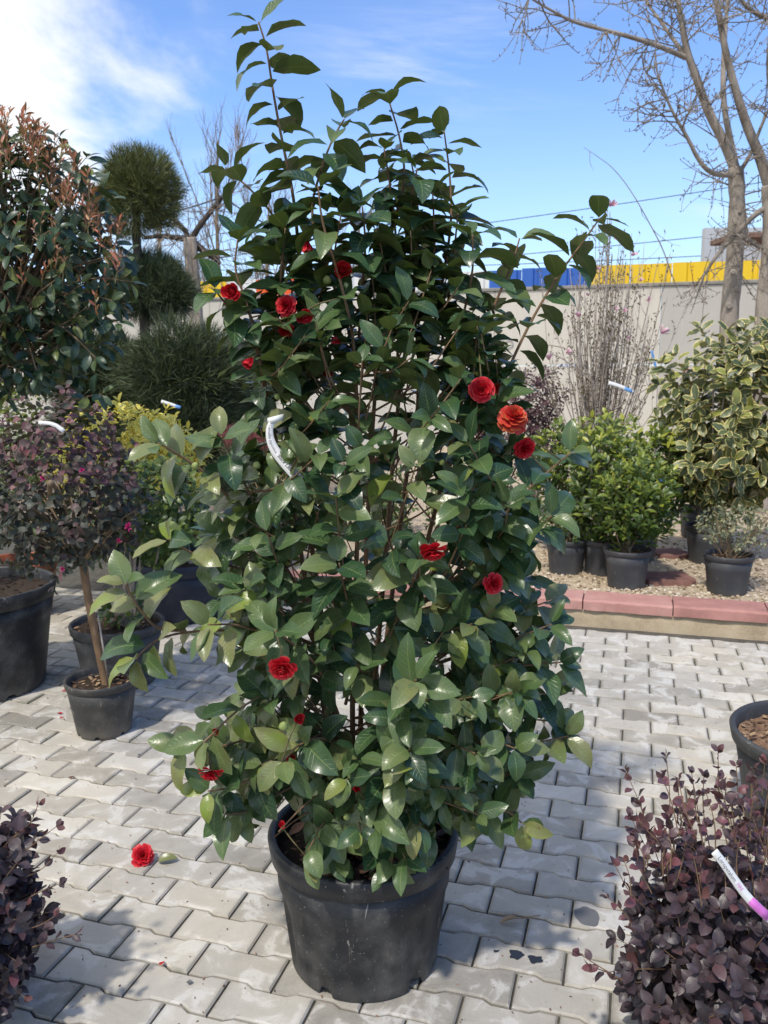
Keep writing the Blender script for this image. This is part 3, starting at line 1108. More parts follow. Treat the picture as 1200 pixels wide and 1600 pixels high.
def build_kerb():
    """Pink slabs laid on a mortar footing along the far edge of the paving, with the gravel bed behind."""
    k = empty('kerb', (0, 0, 0), kind='structure', label='kerb of pink concrete slabs on a tan mortar base')
    ang = YAW
    A = KERB
    base = MB()
    L0, L1 = -2.4, 2.0
    n = 60
    vs, fs = [], []
    for i in range(n + 1):
        s = L0 + (L1 - L0) * i / n
        p = A + UD * s
        w = 0.006 * noise.noise(Vector((s * 5, 0, 0)))
        for (d, z) in ((-0.012 + w, -0.02), (0.0 + w, 0.045), (0.012 + w, 0.088), (0.30, 0.088), (0.30, -0.02)):
            q = p - VD * d
            vs.append((q.x, q.y, z + (0.003 * noise.noise(Vector((s * 9, z * 30, 3))) if 0 < z else 0)))
    for i in range(n):
        for j in range(4):
            a = i * 5 + j
            fs.append((a, a + 5, a + 6, a + 1))
    base.add(vs, fs)
    base.build('mortar_base', M['kerb_tan'], k, smooth=False)
    s0 = (ground(1052, 966, 0.1) - A).dot(UD)
    for i in range(-5, 4):
        mb = MB()
        c = A + UD * (s0 + 0.25 + i * 0.5) - VD * 0.105
        x0, x1, y0, y1, z0, z1, b = -0.2465, 0.2465, -0.115, 0.115, 0.0, 0.062, 0.012
        vs, fs = [], []
        m = 24
        prof = [(y0, z0), (y0, z1 - b), (y0 + b, z1), (y1 - b, z1), (y1, z1 - b), (y1, z0)]
        for q in range(m + 1):
            x = x0 + (x1 - x0) * q / m
            for (y, z) in prof:
                e = 0.006 * noise.noise(Vector((x * 20 + i * 7, y * 30, z * 30))) - 0.010 * max(0.0, noise.noise(Vector((x * 9 + i * 3, y * 40, z * 40))) - 0.25)
                vs.append((x, y + e, z + (e * 0.7 if z > 0 else 0)))
        for q in range(m):
            for j in range(5):
                a = q * 6 + j
                fs.append((a, a + 6, a + 7, a + 1))
        fs += [tuple(range(6)), tuple(m * 6 + t for t in range(6))[::-1]]
        mb.add(vs, fs, [(0, 0, R.random())] * len(vs))
        o = mb.build('kerb_slab', M['kerb_pink'], k, smooth=False)
        o.location = (c.x, c.y, 0.09 + R.uniform(-0.002, 0.003))
        o.rotation_euler = (R.uniform(-0.008, 0.008), R.uniform(-0.006, 0.006), ang + R.uniform(-0.012, 0.012))


BED = 0.125


def build_gravel():
    g = empty('gravel_bed', (0, 0, 0), kind='structure', label='bed of pale gravel behind the kerb')
    mb = MB()
    nx, ny = 60, 40
    vs, fs = [], []
    for j in range(ny + 1):
        for i in range(nx + 1):
            s, d = -4.0 + 9.0 * i / nx, 0.2 + 11.5 * (j / ny) ** 1.6
            p = KERB + UD * s - VD * d
            vs.append((p.x, p.y, BED + 0.012 * noise.noise(Vector((p.x * 3, p.y * 3, 0)))))
    for j in range(ny):
        for i in range(nx):
            a = j * (nx + 1) + i
            fs.append((a, a + 1, a + nx + 2, a + nx + 1))
    mb.add(vs, fs)
    mb.build('gravel_base', M['gravel'], g)
    st = MB()
    for _ in range(9000):
        s, d = R.uniform(-1.7, 1.7), 0.2 + 3.6 * R.random() ** 1.5
        p = KERB + UD * s - VD * d
        p.z = BED + 0.012 * noise.noise(Vector((p.x * 3, p.y * 3, 0))) + R.uniform(-0.003, 0.008)
        pr = project(p)
        if pr and 780 < pr[0] < 1230:
            pebble(st, p, R.uniform(0.006, 0.016))
    o = st.build('pebbles', M['gravel'], g, smooth=False)
    o['kind'] = 'stuff'
    for (px, py, rx, ry, lab) in ((1040, 907, 0.16, 0.15, 'red flagstone lying in the gravel beside the front lime green shrub'),
                                  (1046, 868, 0.13, 0.12, 'smaller red flagstone lying in the gravel farther back from the kerb')):
        c = ground(px, py, BED)
        mb = MB()
        n = 26
        ring0, ring1 = [], []
        for q in range(n):
            a = 2 * math.pi * q / n
            f = 1 + 0.28 * noise.noise(Vector((math.cos(a) * 1.3, math.sin(a) * 1.3, px)))
            f *= min(1.25, 1 / max(abs(math.cos(a)), abs(math.sin(a))))
            ring0.append((rx * f * math.cos(a), ry * f * math.sin(a), -0.01))
            ring1.append((rx * f * math.cos(a) * 0.97, ry * f * math.sin(a) * 0.97, 0.028 + 0.006 * noise.noise(Vector((a, 2, px)))))
        mb.add(ring0 + ring1, [(q, (q + 1) % n, n + (q + 1) % n, n + q) for q in range(n)] + [tuple(n + q for q in range(n))])
        o = mb.build('flagstone', M['red_stone'], None, (c.x, c.y, BED), smooth=False)
        tag(o, lab, 'flagstone', 'red flagstones in the gravel')


build_ground()
build_paving()
build_kerb()
build_gravel()

# ------------------------------------------------------------------ boundary wall, sheet fence, far building, cables
WP = at(1190, 436, 13.6)


def on_wall(px, py, off=0.0):
    d = ray(px, py)
    nrm = Vector((-UD.y, UD.x, 0))
    o = WP - nrm * off
    k = (o - CAM_P).dot(nrm) / d.dot(nrm)
    return CAM_P + d * k


def build_wall():
    nrm = Vector((-UD.y, UD.x, 0))
    top = WP.z
    seam = on_wall(860, 571).z
    w = empty('boundary_wall', (0, 0, 0), 'long pale concrete wall behind the plants with sheet metal along its top', 'wall')
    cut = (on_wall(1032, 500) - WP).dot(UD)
    edges = [cut + 2.72 * k for k in range(-9, 5)]
    for i, (s0, s1) in enumerate(zip(edges, edges[1:])):
        for lo, hi, th in ((-0.1, seam - 0.006, 0.22), (seam + 0.006, top - 0.055, 0.214)):
            mb = MB()
            mid = WP + UD * ((s0 + s1) / 2) + nrm * 0.12
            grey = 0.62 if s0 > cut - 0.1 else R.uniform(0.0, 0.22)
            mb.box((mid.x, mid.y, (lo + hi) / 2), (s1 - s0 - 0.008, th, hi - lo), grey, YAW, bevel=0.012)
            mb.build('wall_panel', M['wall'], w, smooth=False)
    mb = MB()
    mid = WP + UD * ((edges[0] + edges[-1]) / 2) + nrm * 0.12
    mb.box((mid.x, mid.y, top - 0.027), (edges[-1] - edges[0], 0.27, 0.05), 0.5, YAW, bevel=0.01)
    mb.build('capping', M['cap'], w, smooth=False)
    # faint lettering and scribble on the wall
    p0, p1 = on_wall(757, 539, 0.004), on_wall(803, 538, 0.004)
    fr = [(p0, Vector((0, 0, 0.1))), (p1, Vector((0, 0, 0.1)))]
    text_on(fr, 'OTO', 0.02, 0.22, 'graffito', M['graffito_grey'], w, side=1)
    sc = MB()
    pts = [on_wall(872 + q * 2.0, 571 + 3.0 * math.sin(q * 1.7), 0.012) for q in range(19)]
    sc.tube(smooth_path(pts, 1), 0.006, 4)
    sc.build('graffito', M['graffito_blue'], w)
    # profiled sheets
    f = empty('sheet_metal_fence', (0, 0, 0), 'low fence of yellow, blue, white and orange profiled metal sheets on top of the wall', 'fence')
    h = on_wall(1190, 405).z - top
    bounds = [(on_wall(px, 440) - WP).dot(UD) for px in (60, 130, 300, 352, 398, 486, 560, 763, 920, 1330)]
    cols = ['yellow', 'blue', 'white', 'yellow', 'white', 'orange', 'white', 'white', 'blue', 'yellow'][0:]
    cols = ['blue', 'white', 'yellow', 'white', 'orange', 'white', 'white', 'blue', 'yellow']
    for (b0, b1), c in zip(zip(bounds, bounds[1:]), cols):
        n = max(1, round((b1 - b0) / 0.62))
        for q in range(n):
            s0, s1 = b0 + (b1 - b0) * q / n, b0 + (b1 - b0) * (q + 1) / n
            mb = MB()
            prof = []
            ribs = 2
            for k in range(ribs):
                a = s0 + (s1 - s0) * k / ribs
                wd = (s1 - s0) / ribs
                prof += [(a + wd * 0.02, 0.0), (a + wd * 0.68, 0.0), (a + wd * 0.76, 0.035), (a + wd * 0.92, 0.035)]
            prof.append((s1 - 0.004, 0.0))
            vs, fs = [], []
            jz = R.uniform(-0.012, 0.012)
            for (s, d) in prof:
                p = WP + UD * s + nrm * (0.05 + d)
                for z in (top + 0.001, top + h + jz):
                    vs.append((p.x, p.y, z))
            m = len(prof)
            for k in range(m - 1):
                fs.append((k * 2, k * 2 + 2, k * 2 + 3, k * 2 + 1))
            back = [(x + nrm.x * 0.002, y + nrm.y * 0.002, z) for x, y, z in vs]
            o = len(vs)
            fs += [tuple(i + o for i in t[::-1]) for t in fs]
            fs += [(k * 2 + 1, k * 2 + 3, o + k * 2 + 3, o + k * 2 + 1) for k in range(m - 1)]
            mb.add(vs + back, fs)
            mb.build('sheet_panel', M['sheet_' + c], f, smooth=False)
    # steel frame and pale building beyond the wall, far right
    Y = 30.0
    b = empty('industrial_building', (0, 0, 0), 'pale grey industrial building with a rusty canopy beyond the wall, behind the bare tree', 'building')
    p0, p1, p2 = at(1142, 338, Y), at(1330, 338, Y), at(1142, 460, Y)
    for k in range(9):
        x0 = p0.x + (p1.x - p0.x) * k / 9
        mb = MB()
        mb.box((x0 + (p1.x - p0.x) / 18, Y + 2.5, (p0.z + 0.0) / 2), ((p1.x - p0.x) / 9 - 0.03, 0.3, p0.z), 0.5)
        mb.build('cladding_panel', M['far_wall'], b, smooth=False)
    q0, q1 = at(1127, 374, Y), at(1330, 370, Y)
    mb = MB()
    mb.box(((q0.x + q1.x) / 2, Y, q0.z), (q1.x - q0.x, 2.0, 0.16), 0.5)
    mb.build('canopy', M['rust'], b, smooth=False)
    for px in (1128, 1135, 1176):
        mb = MB()
        p = at(px, 374, Y)
        mb.box((p.x, Y - 0.9, (p.z - 0.1) / 2), (0.09, 0.09, p.z - 0.1), 0.5)
        mb.build('post', M['cap'], b, smooth=False)
    labs = ['topmost power cable slanting up to the right across the blue sky', 'second power cable below the slanting one, above the blue sheets',
            'upper cable of the low pair just above the sheet fence', 'lowest cable just above the top edge of the sheet fence']
    for k, (a, c) in enumerate((((500, 372), (1330, 248)), ((560, 408), (1330, 330)), ((600, 408), (1330, 372)), ((640, 416), (1330, 388)))):
        P, Q = at(*a, 38), at(*c, 32)
        P += (P - Q) * 0.5
        Q += (Q - P) * 0.4
        mb = MB()
        mb.tube([P.lerp(Q, t / 24) - Vector((0, 0, 1.0 * 4 * (t / 24) * (1 - t / 24) * 0.4)) for t in range(25)], 0.016, 5)
        tag(mb.build('power_cable', M['cable']), labs[k], 'cable', 'power cables beyond the wall')


build_wall()


# ------------------------------------------------------------------ the camellia
def px_path(pts, Y0, Y1):
    n = len(pts) - 1
    return smooth_path([at(x, y, Y0 + (Y1 - Y0) * i / n) for i, (x, y) in enumerate(pts)], 2)


PETALS = {}


def petal_shape(L, W, cup, curl, notch, tone, seed):
    """A petal: base at origin, along +Y, inner face +Z."""
    rg = random.Random(seed)
    nx, ny = 4, 4
    V, A, T = [], [], []
    for j in range(ny + 1):
        t = j / ny
        w = W / 2 * (t ** 0.55) * (1.0 - 0.30 * t ** 4) if t > 0 else W * 0.06
        th = cup - (cup + curl) * t
        for i in range(nx + 1):
            u = -1 + 2 * i / nx
            y = L * t * (1 - 0.10 * abs(u) ** 2.5 * t - notch * (1 - abs(u)) * t ** 6)
            z = L * (cup * t * t * 0.9 - curl * t ** 3) + cup * 0.55 * W * (u * u) * t + rg.uniform(-0.02, 0.02) * L * t
            V.append((u * w, y, z))
            A.append((u, t, tone))
    for j in range(ny):
        for i in range(nx):
            p = j * (nx + 1) + i
            q = p + nx + 1
            T += [(p, p + 1, q + 1), (p, q + 1, q)]
    return np.array(V, np.float32), np.array(T, np.int32), np.array(A, np.float32)


def flower(root, pos, face, radius, kind='open', mat='red_petal', name='flower', split=0, seed=0):
    """A rose-form bloom; its outermost petals are pieces of their own when they show large."""
    rg = random.Random(seed * 7 + 3)
    face = Vector(face).normalized()
    q = face.to_track_quat('Z', 'Y').to_matrix() @ Matrix.Rotation(rg.uniform(0, 6.28), 3, 'Z')
    spec = {'open': (46, 8, 84, 0.0), 'half': (30, 4, 52, 0.25), 'bud': (16, 2, 22, 0.45), 'spent': (44, 25, 120, -0.1), 'nodding': (34, 18, 96, 0.0)}[kind]
    n, a0, a1, tight = spec
    if radius < 0.018:
        n = max(10, n // 2)
    core, outer = MB(), []
    for k in range(n):
        f = k / (n - 1)
        az = k * 2.39996 + rg.uniform(-0.15, 0.15)
        tilt = math.radians(a0 + (a1 - a0) * f ** 0.85 + rg.uniform(-5, 5))
        L = radius * (0.42 + 0.62 * f ** 0.7) * (1.0 if kind != 'bud' else 1.25) * rg.uniform(0.93, 1.05)
        W = L * (0.75 + 0.35 * f)
        V, T, A = petal_shape(L, W, 0.30 - 0.12 * f + tight * 0.4, 0.05 + 0.20 * f if kind in ('open', 'nodding') else 0.04 + 0.1 * f, 0.05, rg.random(), seed * 100 + k)
        # local: Y along the petal -> radial, tilted from the flower's axis
        rot = Matrix.Rotation(az, 3, 'Z') @ Matrix.Rotation(-(tilt - math.pi / 2), 3, 'X')
        rot = Matrix.Rotation(az, 3, 'Z') @ Matrix.Rotation(math.pi / 2 - tilt, 3, 'X')
        h = radius * (0.30 * (1 - f)) * (1 if kind != 'bud' else 0.3)
        off = Vector((0, 0, -radius * 0.18 + h))
        base = Matrix.Rotation(az, 3, 'Z') @ Vector((0, radius * 0.10 * f, 0)) + off
        vs = [q @ (rot @ Vector(v) + base) for v in V.tolist()]
        if split and k >= n - split:
            outer.append((vs, T.tolist(), [tuple(a) for a in A.tolist()]))
        else:
            core.add(vs, [tuple(t) for t in T.tolist()], [tuple(a) for a in A.tolist()])
    o = core.build(name, M[mat], root, Vector(pos) - (root.location if root is not None else Vector()))
    for vs, T, A in outer:
        mb = MB()
        mb.add(vs, [tuple(t) for t in T], A)
        mb.build('petal', M[mat], o)
    return o


def bud(root, pos, face, r):
    face = Vector(face).normalized()
    q = face.to_track_quat('Z', 'Y').to_matrix()
    mb = MB()
    prof = [(0.25, -0.9), (0.75, -0.6), (1.0, -0.1), (0.92, 0.4), (0.6, 0.85), (0.2, 1.12), (0.02, 1.2)]
    mb.lathe([(a * r, b * r) for a, b in prof], 10, lambda j, a, rr, z: (rr * (1 + 0.06 * math.cos(3 * a + j)), z))
    mb.v = [tuple(q @ Vector(v)) for v in mb.v]
    return mb.build('bud', M['bud'], root, Vector(pos) - root.location)


def build_camellia():
    PC = Vector((-0.056, 1.952, 0))
    root = empty('potted_camellia', PC, 'tall glossy green camellia with red blooms in a large black pot', 'potted shrub')
    pot(root, (0, 0, 0), 0.186, 0.226, 0.345, M['black_pot'], rim_h=0.056, lip=0.013, flutes=14, soil=M['soil'], soil_z=0.300, notches=5, seg=112,
        notch_h=0.024, ridge=0.222, bits=160, bit_mat=M['litter'])
    tones = [0.05, 0.15, 0.22, 0.3, 0.36, 0.42, 0.5, 0.58, 0.66, 0.72, 0.80, 0.88, 0.96]
    vs = variants(26, 0.088, 0.049, 4, 6, 11, sorted(tones * 2), fold=0.30, curl=0.78, a=0.62, b=0.78, tip=0.35, wave=0.13)
    P = Foliage(root, 'leaf', M['camellia_leaf'], vs, 300, 10)

    def vfn(p):
        # deep green above, paler and olive lower down on the left: sunlight painted into the leaf tone
        b = 4.4 - 0.2 * max(0.0, min(1.0, (p.z - 1.35) / 0.4)) + 2.3 * max(0.0, min(1.0, (1.75 - p.z) / 0.8)) + 2.5 * max(0.0, min(1.0, (-0.05 - p.x) / 0.35)) * (1 if 0.5 < p.z < 1.4 else 0.3)
        return int(max(0, min(24 if R.random() < 0.96 else 25, 2 * R.gauss(b, 2.9) + R.random())))

    kw = dict(gap=0.024, s=1.0, vfn=vfn)
    stems = [
        # (pixels of the photograph from base to tip, depth at base, depth at tip, leaves, leaf droop, light bias)
        ([(535, 1240), (508, 1000), (486, 850), (472, 700), (467, 560), (468, 450), (466, 380), (458, 300), (441, 222), (426, 140), (417, 75), (404, 34)], 1.95, 1.97, 26, 0.10, 0.5),
        ([(552, 1240), (550, 1050), (557, 900), (560, 750), (557, 600), (552, 520), (530, 430), (503, 350), (497, 290)], 1.90, 1.78, 18, 0.15, 0.6),
        ([(560, 1240), (566, 1050), (572, 860), (580, 700), (590, 560), (598, 440), (612, 360), (634, 285), (627, 220), (606, 152)], 1.97, 2.02, 22, 0.10, 0.5),
        ([(525, 1240), (500, 1060), (478, 920), (462, 800), (428, 680), (414, 600), (402, 540), (385, 470), (365, 420), (372, 372)], 1.92, 1.84, 18, 0.15, 0.6),
        ([(570, 1240), (600, 1060), (655, 930), (716, 830), (745, 745), (765, 665), (790, 585), (830, 500), (872, 430), (905, 386), (938, 340)], 1.96, 2.00, 15, 0.15, 0.5),
        ([(590, 1180), (640, 950), (690, 760), (722, 620), (748, 540), (775, 470), (800, 415), (812, 372)], 2.02, 2.10, 15, 0.15, 0.6),
        ([(580, 1200), (610, 950), (640, 700), (668, 560), (690, 450), (706, 350), (704, 280), (694, 205)], 2.02, 2.12, 19, 0.10, 0.5),
        ([(575, 1200), (600, 900), (620, 640), (640, 500), (655, 390), (652, 300), (642, 250)], 2.06, 2.16, 18, 0.10, 0.5),
        ([(660, 640), (672, 500), (680, 390), (676, 300)], 2.0, 1.96, 14, 0.10, 0.5),
        ([(620, 620), (624, 430), (613, 310), (600, 232)], 1.98, 1.92, 15, 0.10, 0.5),
        ([(556, 600), (566, 450), (572, 385), (566, 322)], 1.92, 1.84, 12, 0.10, 0.5),
        ([(700, 600), (722, 500), (740, 425), (738, 366)], 1.98, 1.90, 12, 0.10, 0.5),
        ([(690, 540), (706, 430), (716, 330)], 2.04, 2.02, 11, 0.10, 0.5),
        ([(480, 560), (504, 450), (520, 376)], 1.94, 1.86, 10, 0.10, 0.5),
        ([(430, 560), (438, 440), (446, 356)], 1.94, 1.88, 10, 0.10, 0.5),
        ([(640, 520), (630, 400), (640, 330), (652, 262)], 1.98, 1.93, 13, 0.10, 0.5),
        ([(557, 620), (545, 500), (500, 400), (484, 330), (500, 268), (520, 215), (538, 186)], 1.93, 1.86, 13, 0.15, 0.5),
        ([(470, 520), (458, 400), (428, 335), (388, 292), (352, 262)], 1.96, 1.98, 7, 0.05, 0.4),
        ([(414, 600), (395, 520), (355, 478), (335, 452)], 1.90, 1.80, 8, 0.2, 0.7),
        ([(640, 960), (720, 890), (765, 830), (805, 785), (850, 742), (893, 706)], 1.92, 1.80, 12, 0.25, 0.6),
        ([(660, 1000), (730, 930), (790, 870), (835, 830), (862, 806)], 1.90, 1.78, 13, 0.3, 0.7),
        ([(745, 745), (735, 640), (742, 560), (745, 500)], 1.94, 1.86, 10, 0.2, 0.7),
        ([(520, 1060), (450, 920), (385, 810), (330, 745), (282, 712), (248, 692)], 1.90, 1.70, 13, 0.25, 0.9),
        ([(505, 980), (430, 860), (392, 775), (362, 715), (346, 682)], 1.90, 1.72, 14, 0.2, 1.0),
        ([(470, 960), (400, 895), (335, 878), (290, 860), (262, 842)], 1.90, 1.72, 10, 0.3, 0.9),
        ([(470, 1020), (380, 985), (315, 985), (262, 992), (232, 1008), (212, 1030)], 1.88, 1.66, 8, 0.35, 0.9),
        ([(290, 985), (245, 985), (212, 945), (196, 912)], 1.76, 1.68, 7, 0.1, 0.8),
        ([(510, 1060), (440, 1000), (375, 975), (325, 976)], 1.86, 1.62, 11, 0.35, 1.0),
        ([(520, 1120), (430, 1080), (380, 1100), (318, 1160)], 1.86, 1.64, 9, 0.4, 1.0),
        ([(520, 1180), (440, 1190), (370, 1230), (325, 1236)], 1.86, 1.66, 10, 0.5, 1.0),
        ([(600, 1150), (700, 1150), (790, 1170), (850, 1158), (888, 1150)], 1.93, 1.86, 11, 0.35, 0.8),
        ([(600, 1220), (680, 1262), (740, 1270), (788, 1262), (818, 1288)], 1.86, 1.74, 8, 0.4, 0.8),
        ([(620, 1100), (720, 1040), (800, 1000), (862, 975)], 1.93, 1.82, 14, 0.3, 0.8),
        ([(620, 1140), (720, 1090), (800, 1080), (858, 1085)], 1.95, 1.90, 13, 0.35, 0.8),
        ([(620, 1160), (720, 1130), (800, 1120), (868, 1128)], 1.96, 1.92, 13, 0.35, 0.8),
        ([(620, 1120), (730, 1060), (810, 1040), (876, 1035)], 1.92, 1.84, 14, 0.35, 0.8),
        ([(610, 1090), (710, 1010), (800, 960), (855, 940)], 1.96, 1.92, 13, 0.3, 0.8),
        ([(600, 1180), (690, 1190), (760, 1200), (812, 1215)], 1.94, 1.86, 12, 0.5, 0.8),
        ([(540, 1190), (450, 1230), (390, 1270), (352, 1272)], 1.88, 1.72, 11, 0.5, 1.0),
        ([(530, 1140), (430, 1140), (340, 1170), (285, 1168)], 1.88, 1.68, 10, 0.4, 1.0),
        ([(600, 1040), (690, 960), (760, 930), (820, 905)], 2.02, 2.05, 13, 0.3, 0.8),
        ([(560, 1060), (610, 990), (640, 930), (652, 880)], 1.86, 1.68, 12, 0.35, 1.1),
        ([(540, 1100), (560, 1010), (540, 930), (530, 880)], 1.86, 1.66, 12, 0.35, 1.1),
        ([(530, 1120), (500, 1040), (450, 1000), (430, 985)], 1.84, 1.58, 10, 0.4, 1.1),
        ([(560, 1160), (610, 1110), (640, 1080), (650, 1062)], 1.82, 1.58, 12, 0.45, 1.1),
        ([(560, 1180), (600, 1170), (630, 1180), (640, 1170)], 1.82, 1.60, 11, 0.6, 1.1),
        ([(540, 1180), (510, 1150), (470, 1160), (440, 1190)], 1.82, 1.60, 12, 0.55, 1.1),
        ([(550, 1230), (560, 1200), (580, 1240), (590, 1290)], 1.84, 1.66, 10, 0.6, 1.0),
        ([(540, 1250), (520, 1260), (500, 1310), (480, 1340)], 1.84, 1.70, 10, 0.5, 1.0),
        ([(570, 1250), (600, 1270), (610, 1320), (612, 1350)], 1.84, 1.70, 9, 0.5, 1.0),
        ([(590, 1250), (640, 1260), (660, 1285), (672, 1300)], 1.86, 1.74, 8, 0.5, 0.9),
    ]
    tips, trunk_pts = [], []
    for k, (pp, y0, y1, n, droop, light) in enumerate(stems):
        path = px_path(pp, y0, y1)
        L = sum((b - a).length for a, b in zip(path, path[1:]))
        mb = MB()
        m = len(path)
        r0 = 0.0075 if L > 0.7 else 0.0042
        mb.tube([p - PC for p in path], [r0 + (0.0016 - r0) * (i / (m - 1)) ** 0.8 for i in range(m)], 8)
        mb.build('stem', M['twig'], root)
        up = path[-1].z > 1.5
        leafy(P, path, int(n * (2.0 if up else 1.25)), 0.0155 if up else 0.021, 1.08, droop=droop + (0.1 if up else 0), light=light * (0.6 if up else 1), vfn=vfn, rnd=0.42 if up else 0.4, fwd=0.22 if up else 0.45, sky=1.0 if up else None)
        tips.append(path[-1])
        if L > 0.5:
            trunk_pts += [p for p in resample(path, 0.03) if p.z > 0.45]
    # the many smaller shoots that fill the crown
    rows = [(250, 425, 500), (330, 420, 720), (400, 350, 760), (470, 330, 800), (540, 370, 820), (600, 370, 830), (680, 345, 850), (760, 300, 870), (840, 285, 870),
            (920, 285, 870), (1000, 290, 885), (1080, 285, 890), (1160, 285, 870), (1220, 320, 820), (1270, 420, 740), (1320, 470, 690)]
    wts = [0, 0, 3, 7, 10, 11, 12, 12, 13, 15, 16, 16, 14, 8, 4, 1]
    tw = MB()
    total = 320
    for k in range(total):
        i = R.choices(range(len(rows) - 1), [(a + b) for a, b in zip(wts, wts[1:])])[0]
        t = R.random()
        py = rows[i][0] + (rows[i + 1][0] - rows[i][0]) * t
        xl = rows[i][1] + (rows[i + 1][1] - rows[i][1]) * t
        xr = rows[i][2] + (rows[i + 1][2] - rows[i][2]) * t
        c = at((xl + xr) / 2, py, 1.95)
        e = at(xr, py, 1.95)
        hw = max(0.02, (e - c).x - 0.06)
        dp = min(hw, 0.36) * (1.0 if py > 500 else 0.6)
        a = R.uniform(0, 2 * math.pi)
        if math.sin(a) > 0 and R.random() < 0.45:
            a = -a
        rr = R.uniform(0.62, 1.0)
        if 840 < py < 1060 and math.sin(a) < -0.35 and abs(math.cos(a)) < 0.55 and R.random() < 0.6:
            continue
        if math.sin(a) < -0.2 and 480 < py < 1000 and R.random() < 0.7:
            tx = project(tip)[0]
            if abs(tx - 552) < 32 or abs(tx - 480) < 22 or abs(tx - (760 - (py - 640) * 0.35)) < 22:
                continue
        tip = Vector((c.x + hw * rr * math.cos(a), 1.95 + dp * rr * math.sin(a), c.z))
        z_up = 0.75 if tip.z > 1.2 else 0.35 if tip.z > 0.75 else -0.15
        L = R.uniform(0.12, 0.24)
        best = min((q for q in (R.choice(trunk_pts) for _ in range(40))), key=lambda q: (q - (tip + Vector((0, 0, -L * 0.9)) - Vector((math.cos(a) * 0.1, math.sin(a) * 0.1, 0)))).length)
        ctrl = best.lerp(tip, 0.55) + Vector((math.cos(a) * 0.02, math.sin(a) * 0.02, -0.04 * z_up))
        path = smooth_path([best, ctrl, tip + Vector((0, 0, 0.0)) if z_up > 0 else tip - Vector((0, 0, 0.02))], 2)
        m = len(path)
        tw.tube([p - PC for p in path], [0.0030 + (0.0013 - 0.0030) * i2 / (m - 1) for i2 in range(m)], 5, cap=False)
        lowf = tip.z < 1.1
        leafy(P, path, R.randint(6, 10) if lowf else R.randint(5, 9), 0.022, R.uniform(0.74, 1.08), droop=(0.45 if tip.z < 0.8 else 0.3 if lowf else 0.15),
              light=1.0 if lowf else 0.7, vfn=vfn, rnd=0.42, sky=0.9 if tip.z > 1.45 else None)
    # blooms, where the photograph shows them
    fl = [((363, 455), 1.76, 0.025, 'half', (-.1, -1, -.1)), ((481, 380), 1.84, 0.024, 'bud', (.0, -.55, -.8)), ((535, 424), 1.82, 0.025, 'half', (.1, -1, .1)),
          ((446, 478), 1.83, 0.026, 'nodding', (-.3, -1, .1)), ((474, 490), 1.80, 0.024, 'half', (.2, -.8, -.5)), ((447, 517), 1.86, 0.020, 'nodding', (0, -.6, -.8)),
          ((393, 561), 1.80, 0.021, 'bud', (-.35, -.6, -.5)), ((530, 535), 1.80, 0.018, 'bud', (-.8, -.5, .3)), ((753, 609), 1.78, 0.029, 'open', (-.12, -1, .05)),
          ((803, 651), 1.80, 0.038, 'spent', (.15, -.75, .65)), ((776, 606), 1.90, 0.015, 'spent', (.1, -.8, .4)), ((820, 701), 1.84, 0.028, 'nodding', (.2, -.7, -.3)),
          ((677, 862), 1.64, 0.030, 'nodding', (.15, -.55, -.75)), ((772, 912), 1.76, 0.026, 'nodding', (.5, -.9, .1)), ((441, 1044), 1.56, 0.030, 'open', (-.05, -.8, -.35)),
          ((467, 1123), 1.64, 0.017, 'half', (.3, -.8, .3)), ((328, 1207), 1.62, 0.029, 'nodding', (-.2, -.6, -.8)), ((455, 1184), 1.70, 0.016, 'half', (0, -1, 0)),
          ((340, 1141), 1.68, 0.012, 'half', (-.4, -.8, 0)), ((512, 580), 1.92, 0.018, 'half', (.2, -1, -.2)), ((558, 1232), 1.70, 0.011, 'half', (0, -1, .2)), ((440, 1290), 1.72, 0.012, 'half', (.2, -.8, .6))]
    keep = []
    for i, m in enumerate(P.mats):               # the rim of the tub stays clear of leaves at its left and right
        L = P.vs[P.var[i]][0][:, 1].max()
        ok = True
        for f in (0.35, 0.8):
            q = Vector((m[0][3] + m[0][1] * L * f, m[1][3] + m[1][1] * L * f, m[2][3] + m[2][1] * L * f))
            pr = project(q)
            if q.z < 0.62 and ((395 < pr[0] < 478 and 1272 < pr[1] < 1420) or (672 < pr[0] < 735 and 1296 < pr[1] < 1400)):
                ok = False
            for (fq, fY, fr, fk, ff) in fl:      # a bloom keeps most of its face clear of leaves
                if q.y < fY and math.hypot(pr[0] - fq[0], pr[1] - fq[1]) < fr * 0.95 * F_PX / fY and i % 5:
                    ok = False
        keep.append(ok)
    P.mats = [m for m, k in zip(P.mats, keep) if k]
    P.var = [v for v, k in zip(P.var, keep) if k]
    P.petioles = [p for p, k in zip(P.petioles, keep) if k]
    make_petioles(P, tw, 0.0012)
    o = tw.build('twigs', M['twig'], root)
    o['kind'] = 'stuff'
    for k, (q, Y, r, kind, face) in enumerate(fl):
        p = at(*q, Y)
        r *= 0.90 * (1.12 if kind in ('half', 'bud') else 1.0)
        f = flower(root, p, face, r, kind, 'spent_petal' if kind == 'spent' else 'red_petal', 'flower', 8 if r > 0.0235 else 0, seed=k + 1)
        if kind == 'spent':
            f['label'] = 'browning orange bloom past its best'
        st = min(trunk_pts + tips, key=lambda t: (t - p).length)
        if (st - p).length < 0.30:
            mb = MB()
            mb.tube([p - PC + Vector(face).normalized() * -r * 0.2, (p.lerp(st, 0.4)) - PC - Vector(face).normalized() * 0.015, st - PC], [0.0022, 0.0018, 0.0018], 5)
            mb.build('flower_stalk', M['green_twig'], f if False else root)
